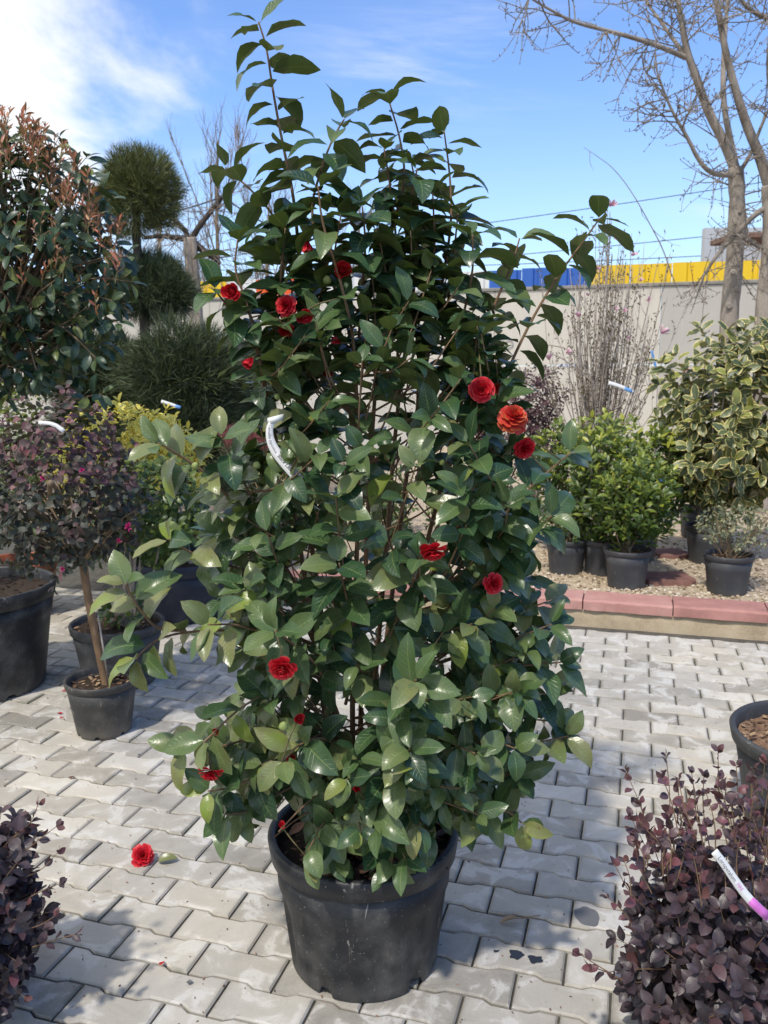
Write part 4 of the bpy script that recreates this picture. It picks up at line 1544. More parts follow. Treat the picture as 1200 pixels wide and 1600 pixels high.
    for (q, Y, r) in (((440, 583), 1.79, 0.008), ((602, 541), 1.80, 0.0085), ((566, 507), 1.80, 0.008), ((690, 723), 1.76, 0.0065), ((694, 751), 1.75, 0.007), ((737, 724), 1.78, 0.009),
                      ((401, 727), 1.72, 0.008), ((443, 1135), 1.60, 0.010), ((461, 1205), 1.66, 0.009), ((742, 1254), 1.76, 0.008), ((817, 1306), 1.74, 0.008), ((605, 715), 1.76, 0.007),
                      ((744, 898), 1.72, 0.007), ((512, 438), 1.84, 0.010), ((305, 728), 1.7, 0.008), ((434, 620), 1.8, 0.007), ((810, 845), 1.78, 0.007), ((542, 1276), 1.68, 0.008), ((520, 1310), 1.72, 0.010)):
        bud(root, at(*q, Y), rv(0.6) + Vector((0, -0.4, 0.6)), r)
    # fallen leaves and petals on the soil of the pot
    lm = MB()
    for _ in range(60):
        r, a = 0.19 * math.sqrt(R.random()), R.uniform(0, 6.28)
        V, T, A = leaf_shape(R.uniform(0.04, 0.07), R.uniform(0.02, 0.032), 2, 4, 0.5, R.uniform(-0.8, 0.9), tone=R.random(), seed=R.randrange(999))
        m = Matrix.Translation((r * math.cos(a), r * math.sin(a), 0.312 + R.uniform(0, 0.02))) @ Matrix.Rotation(R.uniform(0, 6.28), 4, 'Z') @ Matrix.Rotation(R.uniform(-0.5, 0.5), 4, 'X') @ Matrix.Rotation(R.uniform(-0.6, 0.6), 4, 'Y')
        lm.add([m @ Vector(v) for v in V.tolist()], [tuple(t) for t in T.tolist()], [tuple(x) for x in A.tolist()])
    o = lm.build('leaf_litter', M['litter'], root)
    o['kind'] = 'stuff'
    # the paper-white name tag looped round a stem
    tp = [(436, 652), (421, 664), (421, 684), (428, 702), (441, 719), (454, 734), (469, 751)]
    pts = smooth_path([at(x, y, 1.735 - 0.004 * i) for i, (x, y) in enumerate(tp)], 2)
    n = len(pts)
    fr = []
    for i, p in enumerate(pts):
        t = (pts[min(i + 1, n - 1)] - pts[max(0, i - 1)]).normalized()
        w = t.cross(Vector((0.15, -1, 0.25)).normalized()).normalized()
        hwid = 0.0045 + 0.006 * min(1.0, i / (n * 0.55))
        fr.append((p, w * -hwid))
    t0 = fr[0][0]
    tg = empty('name_tag', t0, 'white plastic strip tag with black print looped round a camellia stem', 'plant tag')
    rel = [(p - t0, w) for p, w in fr]
    ribbon(rel).build('strip', M['tag_white'], tg)
    loop = []
    c = at(431, 657, 1.745)
    for k in range(15):
        a = 2 * math.pi * k / 14
        p = c + Vector((0.017 * math.cos(a), 0.017 * math.sin(a), 0.004 * math.cos(a) + 0.003))
        loop.append((p - t0, Vector((0.0, 0.0, 0.0062))))
    ribbon(loop).build('loop', M['tag_white'], tg)
    text_on(rel, 'Camellia japonica', 0.022, 0.0088, 'lettering', M['grey_ink'], tg, side=-1)
    text_on(rel, "'Black Lace'", 0.088, 0.0100, 'lettering', M['ink'], tg, side=-1, shear=0.25, bold=0.0)
    text_on(rel, 'ROSSO', 0.139, 0.0078, 'lettering', M['grey_ink'], tg, side=-1)


build_camellia()

# ------------------------------------------------------------------ bare trees
def limb(mb, path, r0, r1, sides=8, tone=0.5):
    m = len(path)
    mb.tube(path, [r0 + (r1 - r0) * (i / (m - 1)) for i in range(m)], sides, tone)


def twigs_from(mb, path, n, L, depth, r, up=0.25, droop=0.0, t0=0.15, buds=None, tone=0.4, side=None, spread=0.9):
    """Fine branching along a limb, each twig with twigs of its own."""
    pts = resample(path, 0.05)
    if len(pts) < 3:
        return
    for k in range(n):
        i = int((t0 + (1 - t0) * R.random() ** 0.85) * (len(pts) - 2))
        p = pts[i]
        t = (pts[i + 1] - pts[i]).normalized()
        d = (t * R.uniform(0.3, 0.9) + rv(1.0).normalized() * spread + Vector((0, 0, up - droop))).normalized()
        if side is not None:
            d = (d + Vector(side) * 0.5).normalized()
        l = L * R.uniform(0.5, 1.2)
        q, tw = p.copy(), [p.copy()]
        m = 5
        for s in range(m):
            d = (d + rv(0.22) + Vector((0, 0, up * 0.25 - droop * 0.35 + (0.12 if s > 2 else 0)))).normalized()
            q = q + d * (l / m)
            tw.append(q.copy())
        mb.tube(tw, [r * (1 - 0.13 * s) for s in range(m + 1)], 4 if r > 0.004 else 3, tone, cap=False)
        if buds is not None:
            for s in (2, 3, 4, 5):
                if R.random() < 0.75:
                    b = tw[s]
                    e = (rv(1) + Vector((0, 0, 0.8))).normalized() * R.uniform(0.018, 0.035)
                    buds.tube([b, b + e * 0.6, b + e], [0.002, 0.0055, 0.0015], 4, 0.2, cap=False)
        if depth > 0:
            twigs_from(mb, tw, R.randint(3, 5), L * 0.55, depth - 1, r * 0.62, up, droop, 0.2, buds, tone, None, spread)


def build_bare_trees():
    Y = 8.2
    # young plane-like tree behind the cream-edged shrub
    base = at(1140, 640, Y)
    root_p = Vector((base.x, Y, BED))
    t = empty('bare_tree', root_p, 'bare grey barked tree forking above the yellow sheets, with many budded twigs', 'tree')

    def P(pts, y0=Y, y1=None):
        y1 = y0 if y1 is None else y1
        n = len(pts) - 1
        return smooth_path([at(x, y, y0 + (y1 - y0) * i / max(1, n)) - root_p for i, (x, y) in enumerate(pts)], 2)
    mb = MB()
    tp = P([(1136, 800), (1138, 640), (1138, 500), (1146, 430), (1151, 360), (1152, 300), (1149, 262)])
    tp[0].z = -0.1
    m = len(tp)
    mb.tube(tp, [0.096 - 0.028 * (i / (m - 1)) + (0.012 * noise.noise(Vector((0, 0, i * 0.7)))) for i in range(m)], 14)
    for (x, y, s) in ((1139, 478, 0.035), (1151, 452, 0.03), (1145, 425, 0.028), (1148, 348, 0.02), (1156, 330, 0.02)):
        q = at(x, y, Y - 0.085) - root_p
        mb.lathe([(s, 0.0), (s * 0.8, s * 0.35), (s * 0.35, s * 0.45), (0.002, s * 0.2)], 8)
        o = len(mb.v) - 32
        rot = Matrix.Rotation(math.pi / 2, 3, 'X')
        for k in range(o, len(mb.v)):
            mb.v[k] = tuple(q + rot @ Vector(mb.v[k]))
    mb.build('trunk', M['grey_bark'], t)
    limbs = [([(1150, 268), (1132, 222), (1105, 172), (1088, 120), (1074, 84), (1066, 40), (1058, -10), (1052, -60)], 0.066, 0.020, 8.2, 8.0),
             ([(1072, 90), (1040, 76), (1000, 62), (950, 48), (900, 36), (872, 22), (840, 4), (824, -6)], 0.034, 0.007, 8.1, 7.6),
             ([(1076, 92), (1052, 62), (1030, 30), (1010, 4), (998, -30)], 0.028, 0.009, 8.1, 8.4),
             ([(1152, 270), (1140, 215), (1130, 160), (1130, 100), (1134, 40), (1140, -40)], 0.045, 0.018, 8.25, 8.5),
             ([(1142, 274), (1112, 272), (1092, 252), (1074, 214), (1052, 178), (1036, 140), (1022, 96)], 0.036, 0.007, 8.15, 7.8),
             ([(1154, 272), (1174, 240), (1186, 205), (1210, 150)], 0.03, 0.012, 8.2, 8.0),
             ([(912, 230), (936, 246), (958, 262), (985, 296), (1010, 340), (1036, 388), (1050, 432)], 0.0022, 0.008, 7.7, 8.0)]
    tw, bd = MB(), MB()
    for k, (pp, r0, r1, y0, y1) in enumerate(limbs):
        path = P(pp, y0, y1)
        mb = MB()
        limb(mb, path, r0 * 0.76, r1 * 0.8, 9)
        mb.build('limb', M['pale_twig' if k == 6 else 'grey_bark'], t)
        if k == 6:
            twigs_from(tw, path, 5, 0.35, 0, 0.004, 0.1, 0.2, 0.05, None)
        else:
            twigs_from(tw, path, (16, 20, 14, 12, 20, 8)[k], 0.55, 1, 0.0075, 0.06, 0.10, 0.12, bd)
    twigs_from(tw, tp[len(tp) // 2:], 10, 0.75, 1, 0.008, -0.1, 0.25, 0.1, bd)
    o = tw.build('twigs', M['grey_bark'], t)
    o['kind'] = 'stuff'
    o = bd.build('buds', M['grey_bark'], t)
    o['kind'] = 'stuff'
    # its neighbour at the edge of the picture
    Y2 = 7.9
    b2 = at(1196, 640, Y2)
    r2 = Vector((b2.x, Y2, BED))
    t2 = empty('bare_tree', r2, 'second bare tree at the very right edge, with a dark leaning limb crossing its neighbour', 'tree')

    def P2(pts, y0=Y2, y1=None):
        y1 = y0 if y1 is None else y1
        n = len(pts) - 1
        return smooth_path([at(x, y, y0 + (y1 - y0) * i / max(1, n)) - r2 for i, (x, y) in enumerate(pts)], 2)
    mb = MB()
    tp = P2([(1190, 800), (1192, 600), (1194, 470), (1202, 420), (1205, 350), (1200, 290)])
    tp[0].z = -0.1
    limb(mb, tp, 0.095, 0.058, 12)
    mb.build('trunk', M['grey_bark'], t2)
    tw, bd = MB(), MB()
    for pp, r0, r1 in (([(1202, 292), (1186, 240), (1168, 200), (1152, 150), (1136, 92), (1126, 40), (1116, -20)], 0.055, 0.02),
                       ([(1204, 320), (1178, 336), (1150, 366), (1120, 398), (1096, 436)], 0.03, 0.012),
                       ([(1204, 300), (1216, 240), (1206, 160), (1200, 90), (1210, 20)], 0.04, 0.02),
                       ([(1200, 28), (1186, 24), (1168, 12), (1150, -8)], 0.025, 0.012),
                       ([(1206, 388), (1186, 388), (1172, 376), (1160, 372)], 0.02, 0.012)):
        path = P2(pp)
        mb = MB()
        limb(mb, path, r0, r1, 8, 0.25)
        mb.build('limb', M['grey_bark'], t2)
        twigs_from(tw, path, 9, 0.5, 1, 0.007, 0.05, 0.12, 0.15, bd)
    o = tw.build('twigs', M['grey_bark'], t2)
    o['kind'] = 'stuff'
    o = bd.build('buds', M['grey_bark'], t2)
    o['kind'] = 'stuff'
    # pollarded tree with a supporting pole, left of the camellia
    Y3 = 9.0
    b3 = at(306, 640, Y3)
    r3 = Vector((b3.x, Y3, 0))
    t3 = empty('pollarded_tree', r3, 'pollarded tree with dark knotted arms and trailing twigs beside the round pine', 'tree')

    def P3(pts):
        return smooth_path([at(x, y, Y3) - r3 for x, y in pts], 2)
    mb = MB()
    tp = P3([(308, 760), (308, 560), (306, 480), (300, 420), (297, 372)])
    tp[0].z = -0.1
    limb(mb, tp, 0.075, 0.07, 10)
    mb.tube([q + Vector((0.05, -0.06, 0)) for q in tp], 0.03, 6)
    mb.build('trunk', M['grey_bark'], t3)
    tw = MB()
    for pp, r0, r1 in (([(298, 376), (312, 352), (330, 330), (347, 307)], 0.035, 0.022), ([(298, 374), (278, 372), (252, 368), (225, 372)], 0.04, 0.015),
                       ([(300, 378), (318, 392), (334, 402), (344, 412)], 0.045, 0.02), ([(298, 376), (284, 352), (268, 340), (240, 330)], 0.03, 0.012)):
        path = P3(pp)
        mb = MB()
        limb(mb, path, r0, r1, 8, 0.1)
        mb.build('limb', M['pine_bark'], t3)
        twigs_from(tw, path, 14, 0.55, 1, 0.006, 0.05, 0.15, 0.1)
    o = tw.build('twigs', M['grey_bark'], t3)
    o['kind'] = 'stuff'
    for k, (a, b, lab) in enumerate((((347, 307), (230, 338), 'taut grey guy rope from the pole tip down to the left'), ((347, 307), (470, 378), 'taut grey guy rope from the pole tip down to the right'))):
        mb = MB()
        A, B = at(*a, Y3), at(*b, Y3 + 0.3)
        mb.tube([A.lerp(B, q / 8) - Vector((0, 0, 0.10 * (q / 8) * (1 - q / 8))) for q in range(9)], 0.008, 5)
        tag(mb.build('guy_rope', M['rope']), lab, 'rope', 'guy ropes of the pollarded tree')
    # leafless trees far off, behind the wall
    far = [(345, 205, 24, 0.8, 'tall thin bare tree far behind the wall, left of the camellia top'), (255, 300, 26, 0.6, 'low bare tree behind the wall, next to the round pine'),
           (420, 300, 25, 0.7, 'bare tree far behind the wall, half hidden by upper camellia leaves'), (560, 295, 27, 0.8, 'pale bare tree behind the wall seen between the camellia tops'),
           (660, 380, 28, 0.5, 'short bare tree behind the wall above the white sheets')]
    for (px, py, Yf, wd, lab) in far:
        b = at(px, 500, Yf)
        rp = Vector((b.x, Yf, 0))
        H = at(px, py, Yf).z
        f = empty('distant_bare_tree', rp, lab, 'tree', 'bare trees far behind the wall')
        mb, tw = MB(), MB()
        tp = smooth_path([Vector((0, 0, -0.1)), Vector((0.1, 0, H * 0.3)), Vector((-0.05, 0, H * 0.6)), Vector((0.1, 0, H * 0.97))], 2)
        limb(mb, tp, 0.12, 0.015, 7)
        mb.build('trunk', M['tan_twig'], f)
        for k in range(15):
            i = int(len(tp) * R.uniform(0.22, 0.75))
            d = Vector((R.uniform(-1, 1) * wd, R.uniform(-0.6, 0.6) * wd, R.uniform(0.9, 1.7)))
            l = H * R.uniform(0.2, 0.36)
            e = tp[i] + d.normalized() * l
            path = smooth_path([tp[i], tp[i].lerp(e, 0.5) + rv(0.12) - Vector((0, 0, 0.1)), e], 1)
            tw.tube(path, [0.032 - 0.024 * q / (len(path) - 1) for q in range(len(path))], 4)
            twigs_from(tw, path, 8, H * 0.15, 1, 0.011, 0.5, 0.0, 0.15, spread=0.5)
        o = tw.build('twigs', M['tan_twig'], f)
        o['kind'] = 'stuff'


# ------------------------------------------------------------------ pines
def needle_ball(name, root, c, rad, n, L, mat, seed, per=9, sunny=0.5):
    """Bunches of needles that stand out from a lumpy ball; one mesh."""
    rg = np.random.default_rng(seed)
    c = Vector(c) - root.location
    V, T, A = [], [], []
    o = 0
    n2 = int(n * 1.6)
    for i in range(n2):
        zc = 1 - 2 * (i + 0.5) / n2
        a = i * 2.39996
        d = Vector((math.sqrt(1 - zc * zc) * math.cos(a), math.sqrt(1 - zc * zc) * math.sin(a), zc))
        f = (0.72 + 0.28 * rg.random() ** 0.5 if i % 8 < 5 else rg.uniform(0.2, 0.7)) * (1 + 0.42 * noise.noise(d * 2.0 + Vector((seed, 0, 0))))
        p = c + Vector((d.x * rad[0], d.y * rad[1], d.z * rad[2])) * f * 0.86
        main = (d + Vector((0, 0, 0.55)) + Vector(rg.normal(0, 0.25, 3))).normalized()
        tone = float(np.clip(0.5 + 0.35 * noise.noise(d * 3 + Vector((0, seed, 0))) + rg.normal(0, 0.15), 0, 1))
        for k in range(per):
            nd = (main + Vector(rg.normal(0, 0.42, 3))).normalized()
            side = nd.cross(Vector(rg.normal(0, 1, 3))).normalized() * L * 0.014
            q = p + main * L * 0.35 * float(rg.random())
            l = L * float(rg.uniform(0.7, 1.1))
            V += [q - side, q + side, q + nd * l * 0.6 + side * 0.9 - Vector((0, 0, 0.02 * l)), q + nd * l * 0.6 - side * 0.9 - Vector((0, 0, 0.02 * l)), q + nd * l - Vector((0, 0, 0.07 * l))]
            A += [(0.3, 0, tone), (0.3, 0, tone), (0.3, 0.6, tone), (0.3, 0.6, tone), (0.3, 1, tone)]
            T += [(o, o + 1, o + 2), (o, o + 2, o + 3), (o + 3, o + 2, o + 4)]
            o += 5
    me = mesh_arrays(name, np.array([tuple(v) for v in V], np.float32), np.array(T, np.int32), np.array(A, np.float32), mat)
    ob = link(name, me, root)
    ob['kind'] = 'stuff'
    return ob


def build_pines():
    Y = 6.9
    base = at(230, 620, Y)
    rp = Vector((base.x, Y, 0))
    t = empty('cloud_pine', rp, 'cloud pruned pine with a round needle head over a second pad on a dark trunk', 'tree')
    mb = MB()
    tp = smooth_path([at(232, 760, Y) - rp, at(232, 620, Y) - rp, at(226, 510, Y) - rp, at(224, 440, Y) - rp, at(212, 380, Y) - rp, at(214, 310, Y) - rp], 2)
    tp[0].z = -0.05
    limb(mb, tp, 0.05, 0.03, 8)
    limb(mb, smooth_path([at(224, 440, Y) - rp, at(250, 450, Y) - rp, at(275, 460, Y) - rp], 1), 0.025, 0.012, 6)
    mb.build('trunk', M['pine_bark'], t)
    needle_ball('needles', t, at(216, 300, Y), (0.32, 0.30, 0.31), 1500, 0.105, M['needle'], 3)
    needle_ball('needles', t, at(233, 450, Y + 0.1), (0.34, 0.34, 0.26), 1300, 0.11, M['dark_needle'], 5)
    needle_ball('needles', t, at(268, 462, Y), (0.16, 0.2, 0.15), 300, 0.12, M['dark_needle'], 6)
    Y = 6.4
    for k, (px, py, rx, rz, yy, lab) in enumerate(((160, 590, 0.42, 0.30, 6.7, 'dark low pine under the cloud pruned tree, its needles behind the golden shrub'),
                                                   (292, 592, 0.46, 0.36, 6.3, 'broad dark green pine right of the trunk, a white tag on its side'),
                                                   (372, 600, 0.22, 0.30, 6.9, 'small dark pine half hidden by the camellia edge, beside the broad one'))):
        c = at(px, py, yy)
        r2 = Vector((c.x, yy, 0))
        b = empty('low_pine', r2, lab, 'tree', 'dark low pines')
        mb = MB()
        limb(mb, [Vector((0, 0, -0.05)), Vector((0.02, 0, c.z * 0.5)), Vector((0, 0, c.z))], 0.04, 0.025, 7)
        mb.build('trunk', M['pine_bark'], b)
        needle_ball('needles', b, c, (rx, rx, rz), 1000, 0.16, M['dark_needle'], 11 + k)
        needle_ball('needles', b, c - Vector((0.0, 0.1, rz * 1.35)), (rx * 0.9, rx * 0.9, rz), 700, 0.16, M['dark_needle'], 21 + k)
    # low heathers and dwarf conifer between the pots and the wall
    for k, (px, py, yy, rx, rz, mat, lab) in enumerate(((386, 690, 5.9, 0.20, 0.12, 'heather', 'low pink flowering heather seen left of the white name tag'),
                                                      (380, 748, 5.5, 0.22, 0.20, 'dark_needle', 'fuzzy green dwarf conifer under the pink heather'))):
        c = at(px, py, yy)
        b = empty('heather' if k == 0 else 'dwarf_conifer', Vector((c.x, yy, 0)), lab, 'shrub')
        needle_ball('needles', b, c, (rx, rx, rz), 700, 0.05 if k == 0 else 0.07, M[mat], 31 + k)
        mb = MB()
        limb(mb, [Vector((0, 0, 0)), Vector((0, 0, c.z))], 0.02, 0.012, 6)
        mb.build('stem', M['pine_bark'], b)


# ------------------------------------------------------------------ small tags
def plant_tag(pts, Y, wid, label, stripes=(), text=None, name='plant_tag', zig=None, tilt=(0.1, -1, 0.3)):
    ps = [at(x, y, Y) for x, y in pts]
    if len(ps) > 2:
        ps = smooth_path(ps, 1)
    ps = resample(ps, 0.01)
    n = len(ps)
    fr = []
    for i, p in enumerate(ps):
        t = (ps[min(i + 1, n - 1)] - ps[max(0, i - 1)]).normalized()
        w = t.cross(Vector(tilt).normalized()).normalized()
        k = wid[0] + (wid[1] - wid[0]) * i / max(1, n - 1)
        fr.append((p, -w * k / 2))
    o = empty(name, ps[0], label, 'plant tag')
    rel = [(p - ps[0], w) for p, w in fr]
    ribbon(rel).build('strip', M['tag_white'], o)
    for (a, b, mat) in stripes:
        i0, i1 = int(a * (n - 1)), max(int(a * (n - 1)) + 1, int(b * (n - 1)))
        nn = [(p + w.cross((rel[-1][0] - rel[0][0])).normalized() * -0.0012, w * 0.96) for p, w in rel[i0:i1 + 1]]
        ribbon(nn).build('print', M[mat], o)
    if text:
        for (s, start, size, mat) in text:
            text_on(rel, s, start, size, 'lettering', M[mat], o, side=-1)
    return o


# ------------------------------------------------------------------ potted shrubs on the left
def build_left():
    # small-pot burgundy standard
    pb = ground(153, 1158) + Vector((-0.008, 0.108, 0))
    root = empty('potted_standard', pb, 'burgundy leaved standard with a bare brown stem in a small dusty black pot', 'potted shrub')
    pot(root, (0, 0, 0), 0.108, 0.143, 0.232, M['dusty_pot'], rim_h=0.03, lip=0.006, soil=M['soil'], soil_z=0.195, notches=7, bits=110, bit_mat=M['mulch'], notch_h=0.014)
    Y = pb.y
    mb = MB()
    tr = smooth_path([Vector((0.02, 0.0, 0.18)), at(150, 1000, Y) - pb, at(137, 930, Y) - pb, at(130, 880, Y) - pb], 2)
    limb(mb, tr, 0.0150, 0.017, 9)
    mb.build('trunk', M['twig'], root)
    mb = MB()
    mb.tube([Vector((0.035, -0.012, 0.19)), at(153, 960, Y) - pb + Vector((0.004, -0.01, 0))], 0.004, 6)
    mb.build('cane', M['grey_bark'], root)
    tw = MB()
    hub = at(128, 880, Y)
    vs = variants(10, 0.041, 0.027, 2, 4, 41, fold=0.25, curl=0.5, a=0.5, b=0.55)
    P = Foliage(root, 'leaf', M['loro_green'], vs, 300, 9)

    def vf(p):
        return int(max(0, min(9, R.gauss(6.3 if p.z > 1.05 else 2.6, 2.2))))
    c = at(92, 765, Y)
    bush(P, c, (0.35, 0.33, 0.36), 430, 0.11, 6, 0.014, None, inner=0.45, s=1.0, vfn=vf, light=0.6, rnd=0.6, pet=0.002)
    for k in range(34):
        d = rv(1).normalized()
        e = c + Vector((d.x * 0.36, d.y * 0.30, abs(d.z) * 0.30 - 0.12))
        path = smooth_path([hub, hub.lerp(e, 0.5) + Vector((0, 0, 0.03)) + rv(0.03), e], 2)
        tw.tube([p - pb for p in path], [0.0062 - 0.0046 * i / (len(path) - 1) for i in range(len(path))], 5)
    o = tw.build('branches', M['tan_twig'], root)
    o['kind'] = 'stuff'
    for k, (q, r) in enumerate((((68, 748), 0.014), ((200, 824), 0.017), ((186, 845), 0.012),  ((97, 890), 0.010), ((128, 735), 0.010))):
        p = at(*q, Y - 0.33)
        f = MB()
        for i in range(22):
            d = (rv(1) + Vector((0, -0.3, 0.3))).normalized()
            s = d.orthogonal().normalized() * 0.0016
            a, b = p - pb, p - pb + d * r * R.uniform(0.7, 1.2)
            f.add([a - s, a + s, b + s * 1.2, b - s * 1.2], [(0, 1, 2, 3)], [(0, 0, 1), (0, 0, 1), (0, 1, 1), (0, 1, 1)])
        f.build('flower', M['magenta_petal'], root)
    for (q, r, d) in (((79, 754), 0.011, (0.5, -1, 0.3)), ((68, 742), 0.007, (-0.2, -1, 0.4))):      # sawn-off branch ends
        e = at(*q, Y - 0.34)
        s = MB()
        dv = Vector(d).normalized()
        s.tube([e - pb - dv * 0.10 + Vector((0, 0, -0.05)), e - pb - dv * 0.03, e - pb], [0.008, r * 0.95, r], 9)
        s.build('cut_branch', M['tan_twig'], root)
    plant_tag([(60, 660), (84, 662), (100, 674)], Y - 0.32, (0.012, 0.016), 'small creased white tag in the top of the burgundy standard', ())

    # big black pot with the photinia
    bp = ground(30, 1105)
    r_b = 0.29
    c = Vector((bp.x - 0.30, bp.y + 0.27, 0))
    root = empty('potted_photinia', c, 'big photinia with copper young shoots in a large black pot at the left edge', 'potted shrub')
    pot(root, (0, 0, 0), r_b, 0.36, 0.50, M['black_pot'], rim_h=0.07, lip=0.012, soil=M['soil'], soil_z=0.45, notches=6, bits=220, bit_mat=M['soil'], seg=80, ridge=0.36)
    tw = MB()
    cc = at(10, 420, 4.15)
    for k in range(5):
        e = cc + Vector((R.uniform(-0.35, 0.35), R.uniform(-0.2, 0.2), R.uniform(-0.25, 0.2)))
        path = smooth_path([Vector((c.x - 0.12 + 0.03 * k, c.y, 0.42)), Vector((c.x + R.uniform(-0.2, 0.0), c.y + 0.05, 1.1)), e], 2)
        mb = MB()
        limb(mb, [p - c for p in path], 0.016, 0.006, 7)
        mb.build('stem', M['grey_bark'], root)
    vs = variants(9, 0.105, 0.046, 4, 5, 51, fold=0.22, curl=0.45, a=0.65, b=0.72)
    P = Foliage(root, 'leaf', M['photinia'], vs, 300, 10)
    cut = lambda p: (project(p) is not None and project(p)[1] > 620 + 25 * math.sin(p.x * 9))
    bush(P, cc, (0.58, 0.42, 0.72), 320, 0.22, 7, 0.030, tw, 0.003, hub=cc - Vector((0.1, 0, 0.5)), inner=0.45, lump=0.45, s=0.95, cut=cut, droop=0.35, rnd=0.55, pet=0.012)
    for (q, L) in (((205, 440), 0.35), ((185, 505), 0.3), ((200, 400), 0.3), ((150, 560), 0.25), ((60, 590), 0.25), ((175, 470), 0.3)):
        e = at(*q, 3.95)
        b = e.lerp(cc, 0.55) + Vector((0, 0, -0.05))
        path = smooth_path([b, b.lerp(e, 0.5) + Vector((0, 0, 0.03)), e], 2)
        tw.tube(path, [0.006 - 0.004 * i / (len(path) - 1) for i in range(len(path))], 5)
        leafy(P, path, 8, 0.032, 0.9, droop=0.4, rnd=0.5, pet=0.012)
    make_petioles(P, tw, 0.0014)
    tw.v = [tuple(Vector(v) - c) for v in tw.v]
    o = tw.build('branches', M['tan_twig'], root)
    o['kind'] = 'stuff'
    # copper spring shoots and flower heads
    vs = variants(8, 0.060, 0.017, 2, 4, 61, fold=0.35, curl=0.3, a=0.7, b=0.8)
    N = Foliage(root, 'young_leaf', M['photinia_new'], vs, 160, 10, 'young_leaves')
    st = MB()
    for k in range(200):
        x = R.uniform(-40, 190)
        line = 176 + max(0.0, x - 20) ** 1.35 * 0.175
        y = line + R.uniform(60, 240) if k > 128 else line + R.uniform(-14, 62)
        if y > 470:
            continue
        tip = at(x, y, 4.05 + R.uniform(-0.30, 0.25))
        base = tip - Vector((R.uniform(-0.03, 0.03), R.uniform(-0.02, 0.05), R.uniform(0.07, 0.13)))
        path = smooth_path([base, base.lerp(tip, 0.5) + rv(0.01), tip], 1)
        st.tube([p - c for p in path], [0.0028, 0.0024, 0.0018, 0.0012][:len(path)] if len(path) <= 4 else [0.0028 - 0.0016 * i / (len(path) - 1) for i in range(len(path))], 4)
        if y < line + 63:
            leafy(N, path, R.randint(7, 11), 0.013, R.uniform(0.5, 0.9), out=0.8, fwd=0.8, droop=-0.1, light=0.3, rnd=0.5, pet=0.001)
        else:
            leafy(N, path, R.randint(6, 9), 0.014, R.uniform(0.4, 0.7), out=0.8, fwd=0.8, droop=-0.1, light=0.3, rnd=0.5, pet=0.001)
    st.build('young_stems', M['green_twig'], root)['kind'] = 'stuff'

    # medium grey pot behind with a many-stemmed green shrub
    q = ground(172, 1083)
    c = Vector((q.x, q.y + 0.16, 0))
    root = empty('potted_euonymus', c, 'green leaved shrub on many thin stems in a medium grey pot behind the standard', 'potted shrub')
    pot(root, (0, 0, 0), 0.165, 0.212, 0.30, M['grey_pot'], rim_h=0.045, lip=0.009, soil=M['soil'], soil_z=0.27, notches=6, bits=80, bit_mat=M['mulch'])
    mb = MB()
    Yc = c.y
    for (x0, x1, y1) in ((205, 214, 850), (196, 196, 800), (215, 250, 850), (200, 178, 790), (210, 232, 790), (190, 160, 830), (206, 205, 740), (196, 230, 700)):
        path = smooth_path([at(x0, 970, Yc) - c, at((x0 + x1) / 2 + R.uniform(-4, 4), (970 + y1) / 2, Yc + R.uniform(-0.05, 0.05)) - c, at(x1, y1, Yc + R.uniform(-0.1, 0.1)) - c], 2)
        path[0].z = 0.25
        limb(mb, path, 0.009, 0.004, 6)
    mb.build('stems', M['grey_bark'], root)['kind'] = 'stuff'
    vs = variants(8, 0.052, 0.028, 2, 4, 71, fold=0.2, curl=0.4, a=0.6, b=0.6)
    P = Foliage(root, 'leaf', M['euonymus_green'], vs, 250, 9)
    bush(P, at(235, 790, Yc), (0.27, 0.26, 0.27), 170, 0.10, 7, 0.014, None, inner=0.35, light=0.8)
    bush(P, at(195, 950, Yc - 0.05), (0.14, 0.10, 0.07), 16, 0.07, 5, 0.013, None, inner=0.35)
    vsl = leaf_shape(0.085, 0.030, 4, 5, 0.3, 0.5, tone=0.97, seed=5)
    # blue-black tub with the golden shrub
    q = ground(268, 977)
    c = Vector((q.x + 0.02, q.y + 0.27, 0))
    root = empty('potted_golden_shrub', c, 'golden variegated shrub in a wide blue black tub behind the burgundy standard', 'potted shrub')
    pot(root, (0, 0, 0), 0.27, 0.335, 0.36, M['blue_pot'], rim_h=0.07, lip=0.012, soil=M['soil'], soil_z=0.32, notches=6, seg=72)
    mb = MB()
    for k in range(9):
        e = at(150 + 16 * k, 740, c.y + R.uniform(-0.1, 0.1))
        path = smooth_path([Vector((R.uniform(-0.12, 0.12), R.uniform(-0.1, 0.1), 0.3)), (e - c) * 0.6 + Vector((0, 0, 0.1)), e - c], 2)
        limb(mb, path, 0.010, 0.005, 6)
    mb.build('stems', M['grey_bark'], root)['kind'] = 'stuff'
    vs = variants(8, 0.058, 0.024, 2, 4, 81, fold=0.3, curl=0.5, a=0.62, b=0.7)
    P = Foliage(root, 'leaf', M['golden'], vs, 300, 9)
    bush(P, at(196, 745, c.y), (0.46, 0.36, 0.46), 260, 0.10, 9, 0.010, None, inner=0.7, light=0.7, lump=0.25, fwd=0.7,
         cut=lambda p: p.z < at(200, 760, c.y).z)
    bush(P, at(252, 690, c.y - 0.1), (0.20, 0.2, 0.16), 50, 0.10, 9, 0.010, None, inner=0.6, light=0.7, fwd=0.7)
    V2 = variants(8, 0.058, 0.030, 2, 4, 83, fold=0.2, curl=0.4, a=0.6, b=0.6)
    G = Foliage(root, 'green_leaf', M['euonymus_green'], V2, 120, 9, 'green_leaves')
